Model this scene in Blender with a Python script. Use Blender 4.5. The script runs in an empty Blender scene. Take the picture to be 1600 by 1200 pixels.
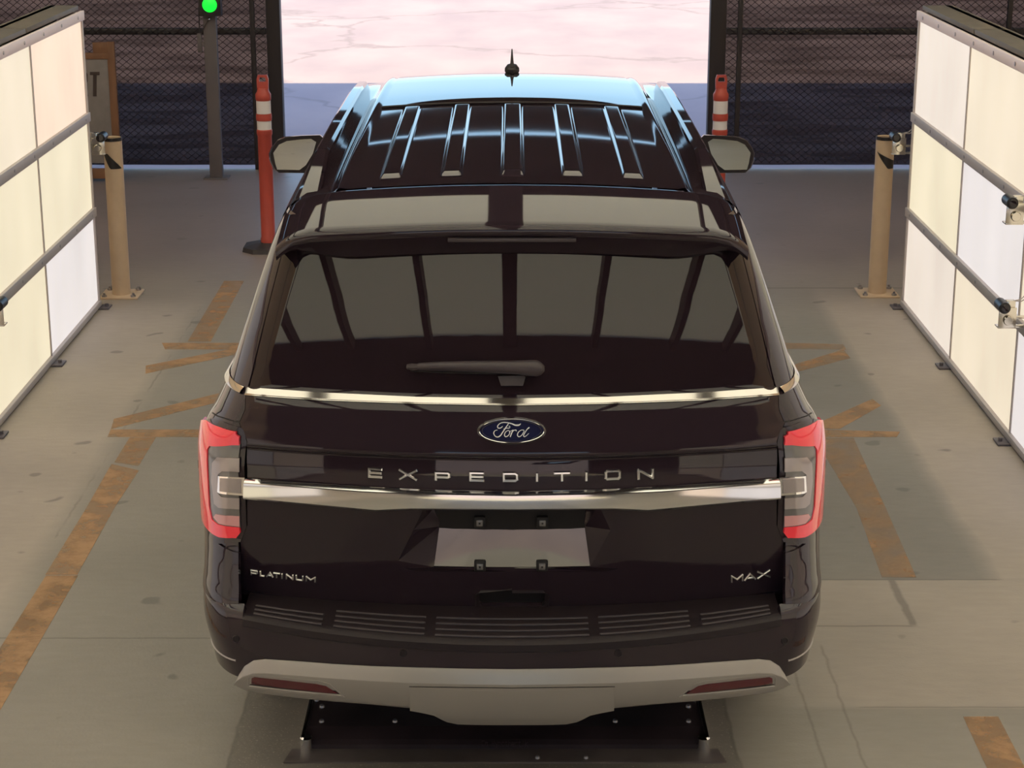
import bpy, bmesh, math, random
from mathutils import Vector, Matrix
from mathutils.geometry import tessellate_polygon
random.seed(7)
SC = bpy.context.scene
C = SC.collection
R = math.radians
# ------------------------------------------------------------------ camera, world, sun, exposure
F = 3000.0; TH = R(16.5); H = 3.2
cam = bpy.data.cameras.new('camera'); camo = bpy.data.objects.new('camera', cam); C.objects.link(camo)
cam.sensor_width = 36.0; cam.lens = 36.0*F/1600.0; cam.clip_end = 500
camo.location = (0, 0, H); camo.rotation_euler = (math.pi/2-TH, 0, 0); SC.camera = camo
SC.view_settings.view_transform = 'Standard'; SC.view_settings.look = 'None'
SC.view_settings.gamma = 1.0; SC.view_settings.exposure = 0.0
SC.view_settings.use_curve_mapping = False
w = bpy.data.worlds.new('world'); SC.world = w; w.use_nodes = True
nt = w.node_tree; bg = nt.nodes['Background']
# clear sky: pale towards the horizon, deeper blue overhead
wtc = nt.nodes.new('ShaderNodeTexCoord'); wsp = nt.nodes.new('ShaderNodeSeparateXYZ'); wcr = nt.nodes.new('ShaderNodeValToRGB')
nt.links.new(wtc.outputs['Generated'], wsp.inputs[0]); nt.links.new(wsp.outputs[2], wcr.inputs[0]); nt.links.new(wcr.outputs[0], bg.inputs[0])
e = wcr.color_ramp.elements; e[0].position = 0.0; e[0].color = (.40, .56, .68, 1); e[1].position = 1.0; e[1].color = (.20, .27, .45, 1)
k = wcr.color_ramp.elements.new(.12); k.color = (.27, .45, .61, 1); k = wcr.color_ramp.elements.new(.35); k.color = (.27, .41, .64, 1)
bg.inputs[1].default_value = 3.2
sl = bpy.data.lights.new('sun', 'SUN'); sl.energy = 8.6; sl.color = (1.0, .85, .50); sl.angle = R(.6)
so = bpy.data.objects.new('sun', sl); C.objects.link(so)
so.rotation_euler = Vector((.10, 5.8, -6.6)).to_track_quat('-Z', 'Y').to_euler()

# ------------------------------------------------------------------ helpers
def lin(c):
    c = c/255.0
    return c/12.92 if c <= .04045 else ((c+.055)/1.055)**2.4
def rgb(r, g, b): return (lin(r), lin(g), lin(b), 1)
def mat(name, col, rough=.5, metal=0.0, coat=0.0, emit=None, estr=1.0, spec=.5, var=0.0, vscale=8.0, bump=0.0, bscale=60.0, stretch=(1, 1, 1)):
    m = bpy.data.materials.new(name); m.use_nodes = True
    t = m.node_tree; p = t.nodes['Principled BSDF']
    p.inputs['Base Color'].default_value = col; p.inputs['Roughness'].default_value = rough
    p.inputs['Metallic'].default_value = metal; p.inputs['Coat Weight'].default_value = coat
    p.inputs['Coat Roughness'].default_value = .02; p.inputs['Specular IOR Level'].default_value = spec
    if emit:
        p.inputs['Emission Color'].default_value = emit; p.inputs['Emission Strength'].default_value = estr
    tc = mp = None
    if var or bump:
        tc = t.nodes.new('ShaderNodeTexCoord'); mp = t.nodes.new('ShaderNodeMapping')
        mp.inputs['Scale'].default_value = stretch
        t.links.new(tc.outputs['Object'], mp.inputs[0])
    if var:
        n = t.nodes.new('ShaderNodeTexNoise'); n.inputs['Scale'].default_value = vscale; n.inputs['Detail'].default_value = 6
        t.links.new(mp.outputs[0], n.inputs['Vector'])
        mr = t.nodes.new('ShaderNodeMapRange'); mr.inputs[1].default_value = .3; mr.inputs[2].default_value = .7
        mr.inputs[3].default_value = 1-var; mr.inputs[4].default_value = 1+var
        t.links.new(n.outputs[0], mr.inputs[0])
        vm = t.nodes.new('ShaderNodeVectorMath'); vm.operation = 'SCALE'
        vm.inputs[0].default_value = (emit or col)[:3]
        t.links.new(mr.outputs[0], vm.inputs[3])
        t.links.new(vm.outputs[0], p.inputs['Emission Color' if emit else 'Base Color'])
    if bump:
        n2 = t.nodes.new('ShaderNodeTexNoise'); n2.inputs['Scale'].default_value = bscale; n2.inputs['Detail'].default_value = 5
        t.links.new(mp.outputs[0], n2.inputs['Vector'])
        b = t.nodes.new('ShaderNodeBump'); b.inputs['Strength'].default_value = bump; b.inputs['Distance'].default_value = .01
        t.links.new(n2.outputs[0], b.inputs['Height']); t.links.new(b.outputs[0], p.inputs['Normal'])
    return m

M = {}
M['paint'] = mat('black_car_paint', (.023, .0145, .021, 1), .03, 0, 0, spec=.55)
M['glass'] = mat('privacy_glass', (.016, .0095, .0135, 1), .015, spec=.52)
M['gap'] = mat('black_gap', (.006, .004, .005, 1), .7)
M['chrome'] = mat('chrome', (.92, .91, .90, 1), .05, 1)
M['letter'] = mat('letter_chrome', (.9, .9, .9, 1), .16, 1)
M['script'] = mat('script_metal', (.95, .93, .9, 1), .38, 1)
M['moulding'] = mat('bright_moulding', (.66, .63, .60, 1), .07, 1)
M['satin'] = mat('satin_chrome', (.80, .79, .79, 1), .09, 1)
M['silver'] = mat('silver_plastic', (.33, .305, .285, 1), .38, .35)
M['trimblack'] = mat('black_plastic', (.016, .0105, .0135, 1), .5, spec=.3, bump=.1, bscale=400)
M['rib'] = mat('rib_plastic', (.045, .035, .04, 1), .35)
M['recess'] = mat('glossy_black_recess', (.020, .0135, .0175, 1), .03, 0, 1.0, spec=1.0)
M['wiper'] = mat('wiper_plastic', (.040, .029, .035, 1), .45)
M['red'] = mat('red_lens', (.80, .035, .055, 1), .12, 0, .7, emit=(.8, .03, .05, 1), estr=.12)  # tail light is unlit; a faint glow is added to brighten its red
M['darkred'] = mat('dark_red_reflector', (.085, .006, .013, 1), .25, 0, .5)
M['greylens'] = mat('grey_lens', (.16, .15, .15, 1), .15, .2, .6)
M['palelens'] = mat('pale_lens', (.36, .31, .31, 1), .15, .2, .6)
M['pinklens'] = mat('pink_lens', (.62, .30, .31, 1), .15, 0, .6)
M['blue'] = mat('dark_blue_enamel', (.012, .014, .05, 1), .08, 0, .5)
M['tyre'] = mat('tyre_rubber', (.02, .02, .02, 1), .8)
M['rim'] = mat('rim_metal', (.3, .3, .3, 1), .3, 1)
M['mirror'] = mat('mirror_glass', (.82, .84, .80, 1), .01, 1)
M['frame'] = mat('aluminium_frame', (.46, .405, .40, 1), .45, 0)
M['toprail'] = mat('pale_steel_strip', (.95, .80, .83, 1), .45, 0)
M['screw'] = mat('screw_steel', (.35, .33, .34, 1), .35, .8)
M['hood'] = mat('grey_hood', rgb(105, 98, 92), .6, var=.1, vscale=4)
M['bollard'] = mat('cream_paint', rgb(188, 164, 140), .5, var=.06, vscale=10)
M['tape'] = mat('black_tape', (.012, .009, .011, 1), .4)
M['orange'] = mat('orange_plastic', rgb(162, 62, 52), .45, var=.06, vscale=12)
M['white'] = mat('white_reflective_band', rgb(205, 200, 205), .4)
M['rubber'] = mat('black_rubber', (.03, .024, .028, 1), .6, var=.2, vscale=15)
M['post'] = mat('grey_post', rgb(92, 85, 90), .5, var=.05)
M['blackmetal'] = mat('black_metal', (.022, .016, .020, 1), .5)
M['wire'] = mat('fence_wire', (.014, .010, .014, 1), .5, .3)
M['green'] = mat('green_lamp', (0, .5, .02, 1), .3, emit=(.01, 1.0, .05, 1), estr=1.15)
M['wood'] = mat('sign_wood', rgb(118, 82, 60), .6, var=.15, vscale=20, stretch=(1, 1, .2))
M['board'] = mat('sign_board', rgb(122, 115, 116), .6, var=.08, vscale=14)
M['ink'] = mat('sign_ink', rgb(62, 50, 50), .7)
M['plate'] = mat('black_scanner_plate', (.036, .026, .030, 1), .3, var=.35, vscale=5)
M['platetext'] = mat('grey_text', rgb(74, 62, 68), .5)
M['clear'] = mat('bracket_metal', (.75, .70, .62, 1), .2, .9)
M['walld'] = mat('dark_wall', rgb(38, 30, 34), .8, var=.2, vscale=3)
M['walls'] = mat('side_wall', rgb(205, 200, 192), .7, var=.1, vscale=2)
M['beam'] = mat('roof_beam', rgb(70, 60, 60), .6)

def finish(o, m, parent=None):
    if m is not None: o.data.materials.append(m)
    C.objects.link(o)
    if parent is not None: o.parent = parent
    return o
def obj(name, bm, m, parent=None, sharp=35.0, smooth=True):
    bmesh.ops.recalc_face_normals(bm, faces=bm.faces[:])
    me = bpy.data.meshes.new(name)
    for f in bm.faces: f.smooth = smooth
    if smooth:
        for e in bm.edges:
            if len(e.link_faces) == 2:
                if e.calc_face_angle(0) > R(sharp): e.smooth = False
            else: e.smooth = False
    bm.to_mesh(me); bm.free()
    return finish(bpy.data.objects.new(name, me), m, parent)
def thing(name, label, cat, loc=(0, 0, 0), rz=0, group=None):
    o = bpy.data.objects.new(name, None); C.objects.link(o); o.location = loc; o.rotation_euler = (0, 0, rz)
    o.empty_display_size = .1
    tag(o, label, cat, group); return o
def tag(o, label, cat, group=None):
    o['label'] = label; o['category'] = cat
    if group: o['group'] = group
    return o
def struct(name, bm, m, smooth=False):
    o = obj(name, bm, m, None, smooth=smooth); o['kind'] = 'structure'; return o
def dup(root, loc, label=None, group=None):
    r = root.copy(); C.objects.link(r); r.location = loc
    if label: r['label'] = label
    for ch in list(root.children):
        c = ch.copy(); C.objects.link(c); c.parent = r
        for g in ch.children:
            d = g.copy(); C.objects.link(d); d.parent = c
    return r
def box(bm, x0, x1, y0, y1, z0, z1, bev=0.0):
    vs = [bm.verts.new((x, y, z)) for z in (z0, z1) for y in (y0, y1) for x in (x0, x1)]
    fs = [(0, 1, 3, 2), (4, 6, 7, 5), (0, 4, 5, 1), (2, 3, 7, 6), (0, 2, 6, 4), (1, 5, 7, 3)]
    faces = [bm.faces.new([vs[i] for i in f]) for f in fs]
    if bev:
        es = set(e for f in faces for e in f.edges)
        bmesh.ops.bevel(bm, geom=list(es), offset=bev, segments=2, affect='EDGES', profile=.5)
    return bm
def tube(bm, pts, r, n=10, closed=False, cap=True):
    pts = [Vector(p) for p in pts]; rings = []
    N = len(pts)
    rr = r if isinstance(r, (list, tuple)) else [r]*N
    prev = None
    for i, p in enumerate(pts):
        if closed: t = (pts[(i+1) % N]-pts[i-1])
        else: t = pts[min(i+1, N-1)]-pts[max(i-1, 0)]
        t.normalize()
        if prev is None:
            a = Vector((0, 0, 1)) if abs(t.z) < .9 else Vector((1, 0, 0))
            u = t.cross(a).normalized()
        else:
            u = (prev-t*prev.dot(t)).normalized()
        prev = u; v = t.cross(u)
        rings.append([bm.verts.new(p+(u*math.cos(k*2*math.pi/n)+v*math.sin(k*2*math.pi/n))*rr[i]) for k in range(n)])
    for i in range(N if closed else N-1):
        a = rings[i]; b = rings[(i+1) % N]
        for k in range(n): bm.faces.new((a[k], a[(k+1) % n], b[(k+1) % n], b[k]))
    if cap and not closed:
        bm.faces.new(rings[0][::-1]); bm.faces.new(rings[-1])
    return bm
def lathe(bm, prof, c=(0, 0, 0), n=32, axis='z', cap=True):
    rings = []
    for (r, h) in prof:
        ring = []
        for k in range(n):
            a = 2*math.pi*k/n; q = (r*math.cos(a), r*math.sin(a))
            if axis == 'z': v = (c[0]+q[0], c[1]+q[1], c[2]+h)
            elif axis == 'x': v = (c[0]+h, c[1]+q[0], c[2]+q[1])
            else: v = (c[0]+q[0], c[1]+h, c[2]+q[1])
            ring.append(bm.verts.new(v))
        rings.append(ring)
    for i in range(len(rings)-1):
        a, b = rings[i], rings[i+1]
        for k in range(n): bm.faces.new((a[k], a[(k+1) % n], b[(k+1) % n], b[k]))
    if cap:
        bm.faces.new(rings[0][::-1]); bm.faces.new(rings[-1])
    return bm
def NB(): return bmesh.new()
def prism(bm, poly, d, frm=None):
    """poly: 3d points, extruded by the vector d"""
    a = [bm.verts.new(p) for p in poly]; b = [bm.verts.new(Vector(p)+Vector(d)) for p in poly]
    bm.faces.new(a); bm.faces.new(b[::-1])
    for i in range(len(a)):
        j = (i+1) % len(a); bm.faces.new((a[i], b[i], b[j], a[j]))
    return bm
# --- measuring: the viewing ray of a pixel of the photograph met with a real plane
def ray(px, py):
    u = (px-800)/F; v = (600-py)/F
    return Vector((u, math.cos(TH)+v*math.sin(TH), -math.sin(TH)+v*math.cos(TH)))
def onY(px, py, Y): d = ray(px, py); return Vector((0, 0, H))+d*(Y/d.y)
def onZ(px, py, z=0.0): d = ray(px, py); return Vector((0, 0, H))+d*((z-H)/d.z)
def onX(px, py, X): d = ray(px, py); return Vector((0, 0, H))+d*(X/d.x)
def proj(p):
    d = p.y*math.cos(TH)-(p.z-H)*math.sin(TH)
    return (800+F*p.x/d, 600-F*(p.y*math.sin(TH)+(p.z-H)*math.cos(TH))/d)
def pchip(tab):
    xs = [a for a, b in tab]; ys = [b for a, b in tab]; n = len(xs)
    h = [xs[i+1]-xs[i] for i in range(n-1)]; d = [(ys[i+1]-ys[i])/h[i] for i in range(n-1)]
    m = [0]*n; m[0] = d[0]; m[-1] = d[-1]
    for i in range(1, n-1):
        if d[i-1]*d[i] > 0:
            w1 = 2*h[i]+h[i-1]; w2 = h[i]+2*h[i-1]
            m[i] = (w1+w2)/(w1/d[i-1]+w2/d[i])
    def f(x):
        if x <= xs[0]: return ys[0]+m[0]*(x-xs[0])
        if x >= xs[-1]: return ys[-1]+m[-1]*(x-xs[-1])
        i = 0
        while x > xs[i+1]: i += 1
        t = (x-xs[i])/h[i]
        return ((1+2*t)*(1-t)**2*ys[i]+t*(1-t)**2*h[i]*m[i]+t*t*(3-2*t)*ys[i+1]+t*t*(t-1)*h[i]*m[i+1])
    return f

# ------------------------------------------------------------------ setting: floor, walls, roof
def floor_material():
    m = bpy.data.materials.new('concrete'); m.use_nodes = True; t = m.node_tree; L = t.links
    p = t.nodes['Principled BSDF']
    tc = t.nodes.new('ShaderNodeTexCoord'); sp = t.nodes.new('ShaderNodeSeparateXYZ'); L.new(tc.outputs['Object'], sp.inputs[0])
    def sock(v, s):
        if isinstance(v, (int, float)): s.default_value = v
        else: L.new(v, s)
    def mth(op, a, b=0.0, c=None):
        n = t.nodes.new('ShaderNodeMath'); n.operation = op; sock(a, n.inputs[0]); sock(b, n.inputs[1])
        if c is not None: sock(c, n.inputs[2])
        return n.outputs[0]
    def noise(s, det=5, vec=None, sc=(1, 1, 1)):
        mp = t.nodes.new('ShaderNodeMapping'); mp.inputs['Scale'].default_value = sc; L.new(tc.outputs['Object'], mp.inputs[0])
        n = t.nodes.new('ShaderNodeTexNoise'); n.inputs['Scale'].default_value = s; n.inputs['Detail'].default_value = det
        L.new(mp.outputs[0], n.inputs['Vector']); return n.outputs[0]
    X0, Y0 = sp.outputs[0], sp.outputs[1]
    wob = mth('MULTIPLY', mth('SUBTRACT', noise(3.0, 6), .5), .07)
    wob2 = mth('MULTIPLY', mth('SUBTRACT', noise(9.0, 4), .5), .03)
    X = mth('ADD', X0, wob); XJ = mth('ADD', X0, wob2); YJ = mth('ADD', Y0, mth('MULTIPLY', wob2, .4))
    def step(v, edge, soft=.03):
        n = t.nodes.new('ShaderNodeMapRange'); n.inputs[1].default_value = edge-soft; n.inputs[2].default_value = edge+soft
        sock(v, n.inputs[0]); return n.outputs[0]
    def inv(a): return mth('SUBTRACT', 1.0, a)
    def mul(*a):
        r = a[0]
        for b in a[1:]: r = mth('MULTIPLY', r, b)
        return r
    def mix(fac, c1, c2):
        n = t.nodes.new('ShaderNodeMix'); n.data_type = 'RGBA'
        sock(fac, n.inputs['Factor'])
        if isinstance(c1, tuple): n.inputs['A'].default_value = c1
        else: L.new(c1, n.inputs['A'])
        if isinstance(c2, tuple): n.inputs['B'].default_value = c2
        else: L.new(c2, n.inputs['B'])
        return n.outputs['Result']
    base = (.245, .222, .194, 1); light = (.355, .305, .262, 1); dark = (.20, .185, .168, 1); agg = (.16, .142, .125, 1)
    far = (.20, .158, .158, 1)
    col = base
    # pale verge left, pale verge right, pale bay lower right, darker bays, far apron, aggregate trench
    lL = inv(step(X, -2.12, .07)); col = mix(mul(lL, inv(step(Y0, 13.0, .8))), col, light)
    rR = mul(step(X, 2.1, .05), step(YJ, 7.795, .02)); col = mix(mul(rR, inv(step(Y0, 13.19, .3))), col, light)
    bay = mul(step(X, 1.1, .25), inv(step(YJ, 7.795, .012)), step(YJ, 6.545, .02)); col = mix(mth('MULTIPLY', bay, .8), col, light)
    dk = mul(step(X, .9, .1), inv(step(X, 2.1, .05)), step(YJ, 7.795, .012), inv(step(YJ, 12, 1.5))); col = mix(mth('MULTIPLY', dk, .7), col, dark)
    col = mix(step(mth('ADD', Y0, mth('MULTIPLY', wob, 2)), 13.2, 1.2), col, far)
    tr = mul(step(X0, -1.0, .006), inv(step(X0, .80, .006)), inv(step(Y0, 6.9, .02))); col = mix(mth('MULTIPLY', tr, .85), col, agg)
    col = mix(mul(step(noise(95, 2), .66, .04), tr, .5), col, (.42, .37, .32, 1))
    # large mottling and fine grain
    def scalemul(col, fac):
        n = t.nodes.new('ShaderNodeVectorMath'); n.operation = 'SCALE'; L.new(col, n.inputs[0]); L.new(fac, n.inputs[3]); return n.outputs[0]
    mot = mth('ADD', .72, mth('MULTIPLY', noise(.9, 9), .56)); col = scalemul(col, mot)
    gr = mth('ADD', .9, mth('MULTIPLY', noise(26, 6, sc=(.35, 1, 1)), .2)); col = scalemul(col, gr)
    # small dark stains
    col = mix(mul(step(noise(5.5, 1), .74, .02), .55), col, (.10, .09, .085, 1))
    # joints and cracks
    def hj(y0, x0, x1, w=.006): return mul(inv(step(mth('ABSOLUTE', mth('SUBTRACT', YJ, y0)), w, .004)), step(X0, x0, .02), inv(step(X0, x1, .02)))
    def vj(x0, y0, y1, w=.006): return mul(inv(step(mth('ABSOLUTE', mth('SUBTRACT', XJ, x0)), w, .006)), step(Y0, y0, .02), inv(step(Y0, y1, .02)))
    js = [hj(7.174, -3.2, -1.1, .005), hj(7.795, 1.15, 2.13, .006), hj(13.189, 1.0, 2.9, .014), vj(1.655, 7.296, 7.8, .016), hj(7.296, 1.15, 1.66, .006),
          hj(6.545, 1.3, 2.8, .003), vj(-1.0, 5, 6.9, .004), vj(.80, 5, 6.9, .004), vj(1.1, 5, 7.0, .003), mth('MULTIPLY', vj(-2.11, 8.3, 12.6, .004), step(noise(2.2, 3), .52, .1)), vj(1.24, 5.4, 7.1, .003)]
    j = js[0]
    for k in js[1:]: j = mth('MAXIMUM', j, k)
    col = mix(mth('MULTIPLY', j, .5), col, (.07, .06, .055, 1))
    L.new(col, p.inputs['Base Color'])
    rg = mth('SUBTRACT', .62, mth('MULTIPLY', step(Y0, 13.5, 1.0), .16)); L.new(rg, p.inputs['Roughness'])
    b = t.nodes.new('ShaderNodeBump'); b.inputs['Strength'].default_value = .25; b.inputs['Distance'].default_value = .004
    L.new(noise(70, 6), b.inputs['Height']); L.new(b.outputs[0], p.inputs['Normal'])
    return m
def ground_material():
    m = bpy.data.materials.new('yard_concrete'); m.use_nodes = True; t = m.node_tree; L = t.links
    p = t.nodes['Principled BSDF']; p.inputs['Roughness'].default_value = .9
    tc = t.nodes.new('ShaderNodeTexCoord')
    n = t.nodes.new('ShaderNodeTexNoise'); n.inputs['Scale'].default_value = .8; n.inputs['Detail'].default_value = 9
    mp = t.nodes.new('ShaderNodeMapping'); mp.inputs['Scale'].default_value = (1, .45, 1)
    L.new(tc.outputs['Object'], mp.inputs[0]); L.new(mp.outputs[0], n.inputs['Vector'])
    vo = t.nodes.new('ShaderNodeTexVoronoi'); vo.feature = 'DISTANCE_TO_EDGE'; vo.inputs['Scale'].default_value = .32
    n2 = t.nodes.new('ShaderNodeTexNoise'); n2.inputs['Scale'].default_value = 1.2; n2.inputs['Detail'].default_value = 6
    L.new(tc.outputs['Object'], n2.inputs['Vector'])
    mx = t.nodes.new('ShaderNodeMix'); mx.data_type = 'VECTOR'; mx.inputs['Factor'].default_value = .55
    L.new(tc.outputs['Object'], mx.inputs['A']); L.new(n2.outputs['Color'], mx.inputs['B']); L.new(mx.outputs['Result'], vo.inputs['Vector'])
    mr = t.nodes.new('ShaderNodeMapRange'); mr.inputs[1].default_value = .0; mr.inputs[2].default_value = .012
    L.new(vo.outputs['Distance'], mr.inputs[0])
    cr = t.nodes.new('ShaderNodeValToRGB'); cr.color_ramp.elements[0].position = .35; cr.color_ramp.elements[1].position = .66
    cr.color_ramp.elements[0].color = (.33, .25, .26, 1); cr.color_ramp.elements[1].color = (.41, .31, .305, 1)
    L.new(n.outputs[0], cr.inputs[0])
    m2 = t.nodes.new('ShaderNodeMix'); m2.data_type = 'RGBA'; m2.inputs['A'].default_value = (.28, .215, .215, 1)
    L.new(cr.outputs[0], m2.inputs['B']); L.new(mr.outputs[0], m2.inputs['Factor']); L.new(m2.outputs['Result'], p.inputs['Base Color'])
    return m
def screen_material():
    """dark open-weave windscreen cloth on the fence: some light comes through, more where the weave is stretched"""
    m = bpy.data.materials.new('screen_cloth'); m.use_nodes = True; t = m.node_tree; L = t.links
    p = t.nodes['Principled BSDF']; p.inputs['Base Color'].default_value = (.019, .010, .016, 1); p.inputs['Roughness'].default_value = .9; p.inputs['Specular IOR Level'].default_value = .15
    tr = t.nodes.new('ShaderNodeBsdfTransparent'); tr.inputs[0].default_value = (1, .86, .80, 1); mx = t.nodes.new('ShaderNodeMixShader')
    tc = t.nodes.new('ShaderNodeTexCoord'); mp = t.nodes.new('ShaderNodeMapping'); mp.inputs['Scale'].default_value = (.35, 1, 5)
    n = t.nodes.new('ShaderNodeTexNoise'); n.inputs['Scale'].default_value = 2.6; n.inputs['Detail'].default_value = 3
    L.new(tc.outputs['Object'], mp.inputs[0]); L.new(mp.outputs[0], n.inputs['Vector'])
    mr = t.nodes.new('ShaderNodeMapRange'); mr.inputs[1].default_value = .36; mr.inputs[2].default_value = .64
    mr.inputs[3].default_value = .045; mr.inputs[4].default_value = .105
    L.new(n.outputs[0], mr.inputs[0]); L.new(mr.outputs[0], mx.inputs[0])
    L.new(p.outputs[0], mx.inputs[1]); L.new(tr.outputs[0], mx.inputs[2]); L.new(mx.outputs[0], t.nodes['Material Output'].inputs[0])
    return m
def skin_material(c1=(.90, .86, .76, 1), c2=(.72, .70, .62, 1)):
    """translucent sheeting of the roof"""
    m = bpy.data.materials.new('translucent_sheeting'); m.use_nodes = True; t = m.node_tree; L = t.links
    a = t.nodes.new('ShaderNodeBsdfTranslucent'); a.inputs[0].default_value = c1
    b = t.nodes.new('ShaderNodeBsdfDiffuse'); b.inputs[0].default_value = c2
    mx = t.nodes.new('ShaderNodeMixShader'); mx.inputs[0].default_value = .2
    L.new(a.outputs[0], mx.inputs[1]); L.new(b.outputs[0], mx.inputs[2]); L.new(mx.outputs[0], t.nodes['Material Output'].inputs[0])
    return m
M['floor'] = floor_material(); M['ground'] = ground_material(); M['screen'] = screen_material(); M['skin'] = skin_material(); M['sideskin'] = skin_material((.85, .62, .42, 1), (.7, .66, .58, 1))

b = NB(); box(b, -8.7, 8.7, -4.1, 17.99, -.2, 0); struct('floor', b, M['floor'])
b = NB(); box(b, -60, 60, 17.99, 110, -.25, -.01); box(b, -60, 60, -90, -4.1, -.25, -.01); struct('ground', b, M['ground'])
ZC = 6.5
b = NB(); box(b, -8.6, 8.6, -4.0, 14.4, ZC, ZC+.03); struct('ceiling', b, M['skin'])
b = NB(); box(b, -8.6, 8.6, 14.4, 18.3, ZC, ZC+.06); struct('ceiling_front', b, M['walld'])
for i, x in enumerate([-6.7, -4.85, -2.4, -.06, 2.4, 4.85, 6.7]):
    b = NB(); hw = .19 if abs(x) < 1 else .085
    box(b, x-hw, x+hw, -4.0, 17.9, ZC-.2, ZC-.002); struct('ceiling_beam', b, M['beam'])
for y in (9.0,):
    b = NB(); box(b, -7.3, 7.3, y-.05, y+.05, ZC-.10, ZC-.003); struct('ceiling_purlin', b, M['beam'])
OL, OR_ = -2.14, 1.83            # the opening onto the yard
b = NB()
box(b, -8.6, 8.6, 18.15, 18.25, 3.5, 3.86); box(b, -8.6, 8.6, 18.15, 18.25, 3.93, 6.6)
box(b, -8.6, OL-.1, 18.15, 18.25, 2.5, 3.5); box(b, OR_+.1, 8.6, 18.15, 18.25, 2.5, 3.5)
box(b, -7.8, -7.33, 18.06, 18.14, 0, 2.6); box(b, 7.33, 7.8, 18.06, 18.14, 0, 2.6)
struct('wall_front', b, M['walld'])
b = NB(); box(b, -8.6, 8.6, -4.1, -4.0, 3.1, 6.6); box(b, -8.6, -2.1, -4.1, -4.0, 0, 3.1); box(b, 2.1, 8.6, -4.1, -4.0, 0, 3.1)
struct('wall_back', b, M['walld'])
for nm, x0, x1 in (('wall_left', -7.8, -7.7), ('wall_right', 7.7, 7.8)):
    b = NB(); box(b, x0, x1, -4.1, 18.3, 0, 1.2); box(b, x0, x1, -4.1, 18.3, 4.9, 5.0); struct(nm, b, M['walls'])
    b = NB(); box(b, x0+.03, x1-.03, -4.1, 18.3, 1.2, 6.5); struct(nm+'_sheeting', b, M['sideskin'])
b = NB()
for i in range(60):
    x = -30+i; box(b, x, x+1.0, -34, -31, -.01, 2.2+1.6*random.random())
struct('wall_yard', b, M['walld'])

# painted floor markings
M['stripe'] = None
def paint_mat(name, wear, col=(.56, .325, .165, 1)):
    m = bpy.data.materials.new(name); m.use_nodes = True; t = m.node_tree; L = t.links
    p = t.nodes['Principled BSDF']; p.inputs['Base Color'].default_value = col; p.inputs['Roughness'].default_value = .65
    tr = t.nodes.new('ShaderNodeBsdfTransparent'); mx = t.nodes.new('ShaderNodeMixShader')
    tc = t.nodes.new('ShaderNodeTexCoord'); n = t.nodes.new('ShaderNodeTexNoise'); n.inputs['Scale'].default_value = 6.5; n.inputs['Detail'].default_value = 9
    n.inputs['Roughness'].default_value = .65
    L.new(tc.outputs['Object'], n.inputs['Vector'])
    mr = t.nodes.new('ShaderNodeMapRange'); mr.inputs[1].default_value = wear-.2; mr.inputs[2].default_value = wear+.2
    mr.inputs[3].default_value = .14; mr.inputs[4].default_value = .66
    L.new(n.outputs[0], mr.inputs[0]); L.new(mr.outputs[0], mx.inputs[0]); L.new(tr.outputs[0], mx.inputs[1]); L.new(p.outputs[0], mx.inputs[2])
    L.new(mx.outputs[0], t.nodes['Material Output'].inputs[0]); return m
M['stripe'] = paint_mat('orange_floor_paint', .42); M['worn'] = paint_mat('worn_orange_floor_paint', .50); M['faint'] = paint_mat('faint_orange_floor_paint', .57)
def marking(poly, m, label, z=.0015):
    b = NB(); prism(b, [(x, y, 0) for x, y in poly], (0, 0, z)); return tag(obj('painted_stripe', b, m, smooth=False), label, 'painted line')
marking([(-2.05, 7.85), (-1.91, 7.85), (-1.915, 8.75), (-1.9, 9.25), (-2.06, 9.35), (-2.05, 8.7)], M['stripe'], 'orange painted stripe on the left floor between the curved crack and the dark smudge')
marking([(-2.06, 5.9), (-1.91, 5.9), (-1.905, 7.84), (-2.045, 7.84)], M['stripe'], 'longest orange painted stripe, running out of the lower left corner')
marking([(-2.05, 9.38), (-1.915, 9.32), (-1.91, 9.79), (-2.05, 9.79)], M['worn'], 'short worn orange stripe just below the lower horizontal bar, left of the car')
marking([(-2.057, 11.75), (-1.911, 11.75), (-1.92, 13.4), (-2.062, 13.4)], M['worn'], 'faded orange stripe beyond the upper horizontal bar, left of the car')
marking([(-2.214, 11.715), (-1.70, 11.715), (-1.70, 11.563), (-2.167, 11.563)], M['stripe'], 'upper short orange bar painted across the floor, left of the car')
marking([(-2.19, 11.02), (-2.22, 11.19), (-1.70, 11.62), (-1.70, 11.45)], M['stripe'], 'upper slanting orange bar painted on the floor, left of the car')
marking([(-2.18, 9.94), (-2.2, 10.12), (-1.62, 10.68), (-1.60, 10.51)], M['stripe'], 'lower slanting orange bar painted on the floor, left of the car')
marking([(-2.18, 9.93), (-1.55, 9.93), (-1.55, 9.80), (-2.171, 9.80)], M['stripe'], 'lower horizontal orange bar painted on the floor, left of the car')
marking([(1.70, 11.72), (2.09, 11.68), (2.086, 11.56), (1.70, 11.58)], M['faint'], 'faint upper horizontal orange bar on the floor, right of the car')
marking([(1.70, 11.05), (1.72, 11.22), (2.07, 11.56), (2.08, 11.36)], M['worn'], 'worn upper slanting orange bar on the floor, right of the car')
marking([(1.60, 9.95), (2.06, 10.50), (2.085, 10.37), (1.78, 9.94)], M['stripe'], 'lower slanting orange bar on the floor, right of the car')
marking([(1.62, 9.93), (2.10, 9.89), (2.065, 9.80), (1.60, 9.80)], M['stripe'], 'lower horizontal orange bar on the floor, right of the car')
marking([(1.62, 9.78), (1.83, 9.78), (1.80, 8.7), (1.77, 7.82), (1.62, 7.82), (1.66, 8.7)], M['faint'], 'worn orange stripe on the dark bay, right of the car')
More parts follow.
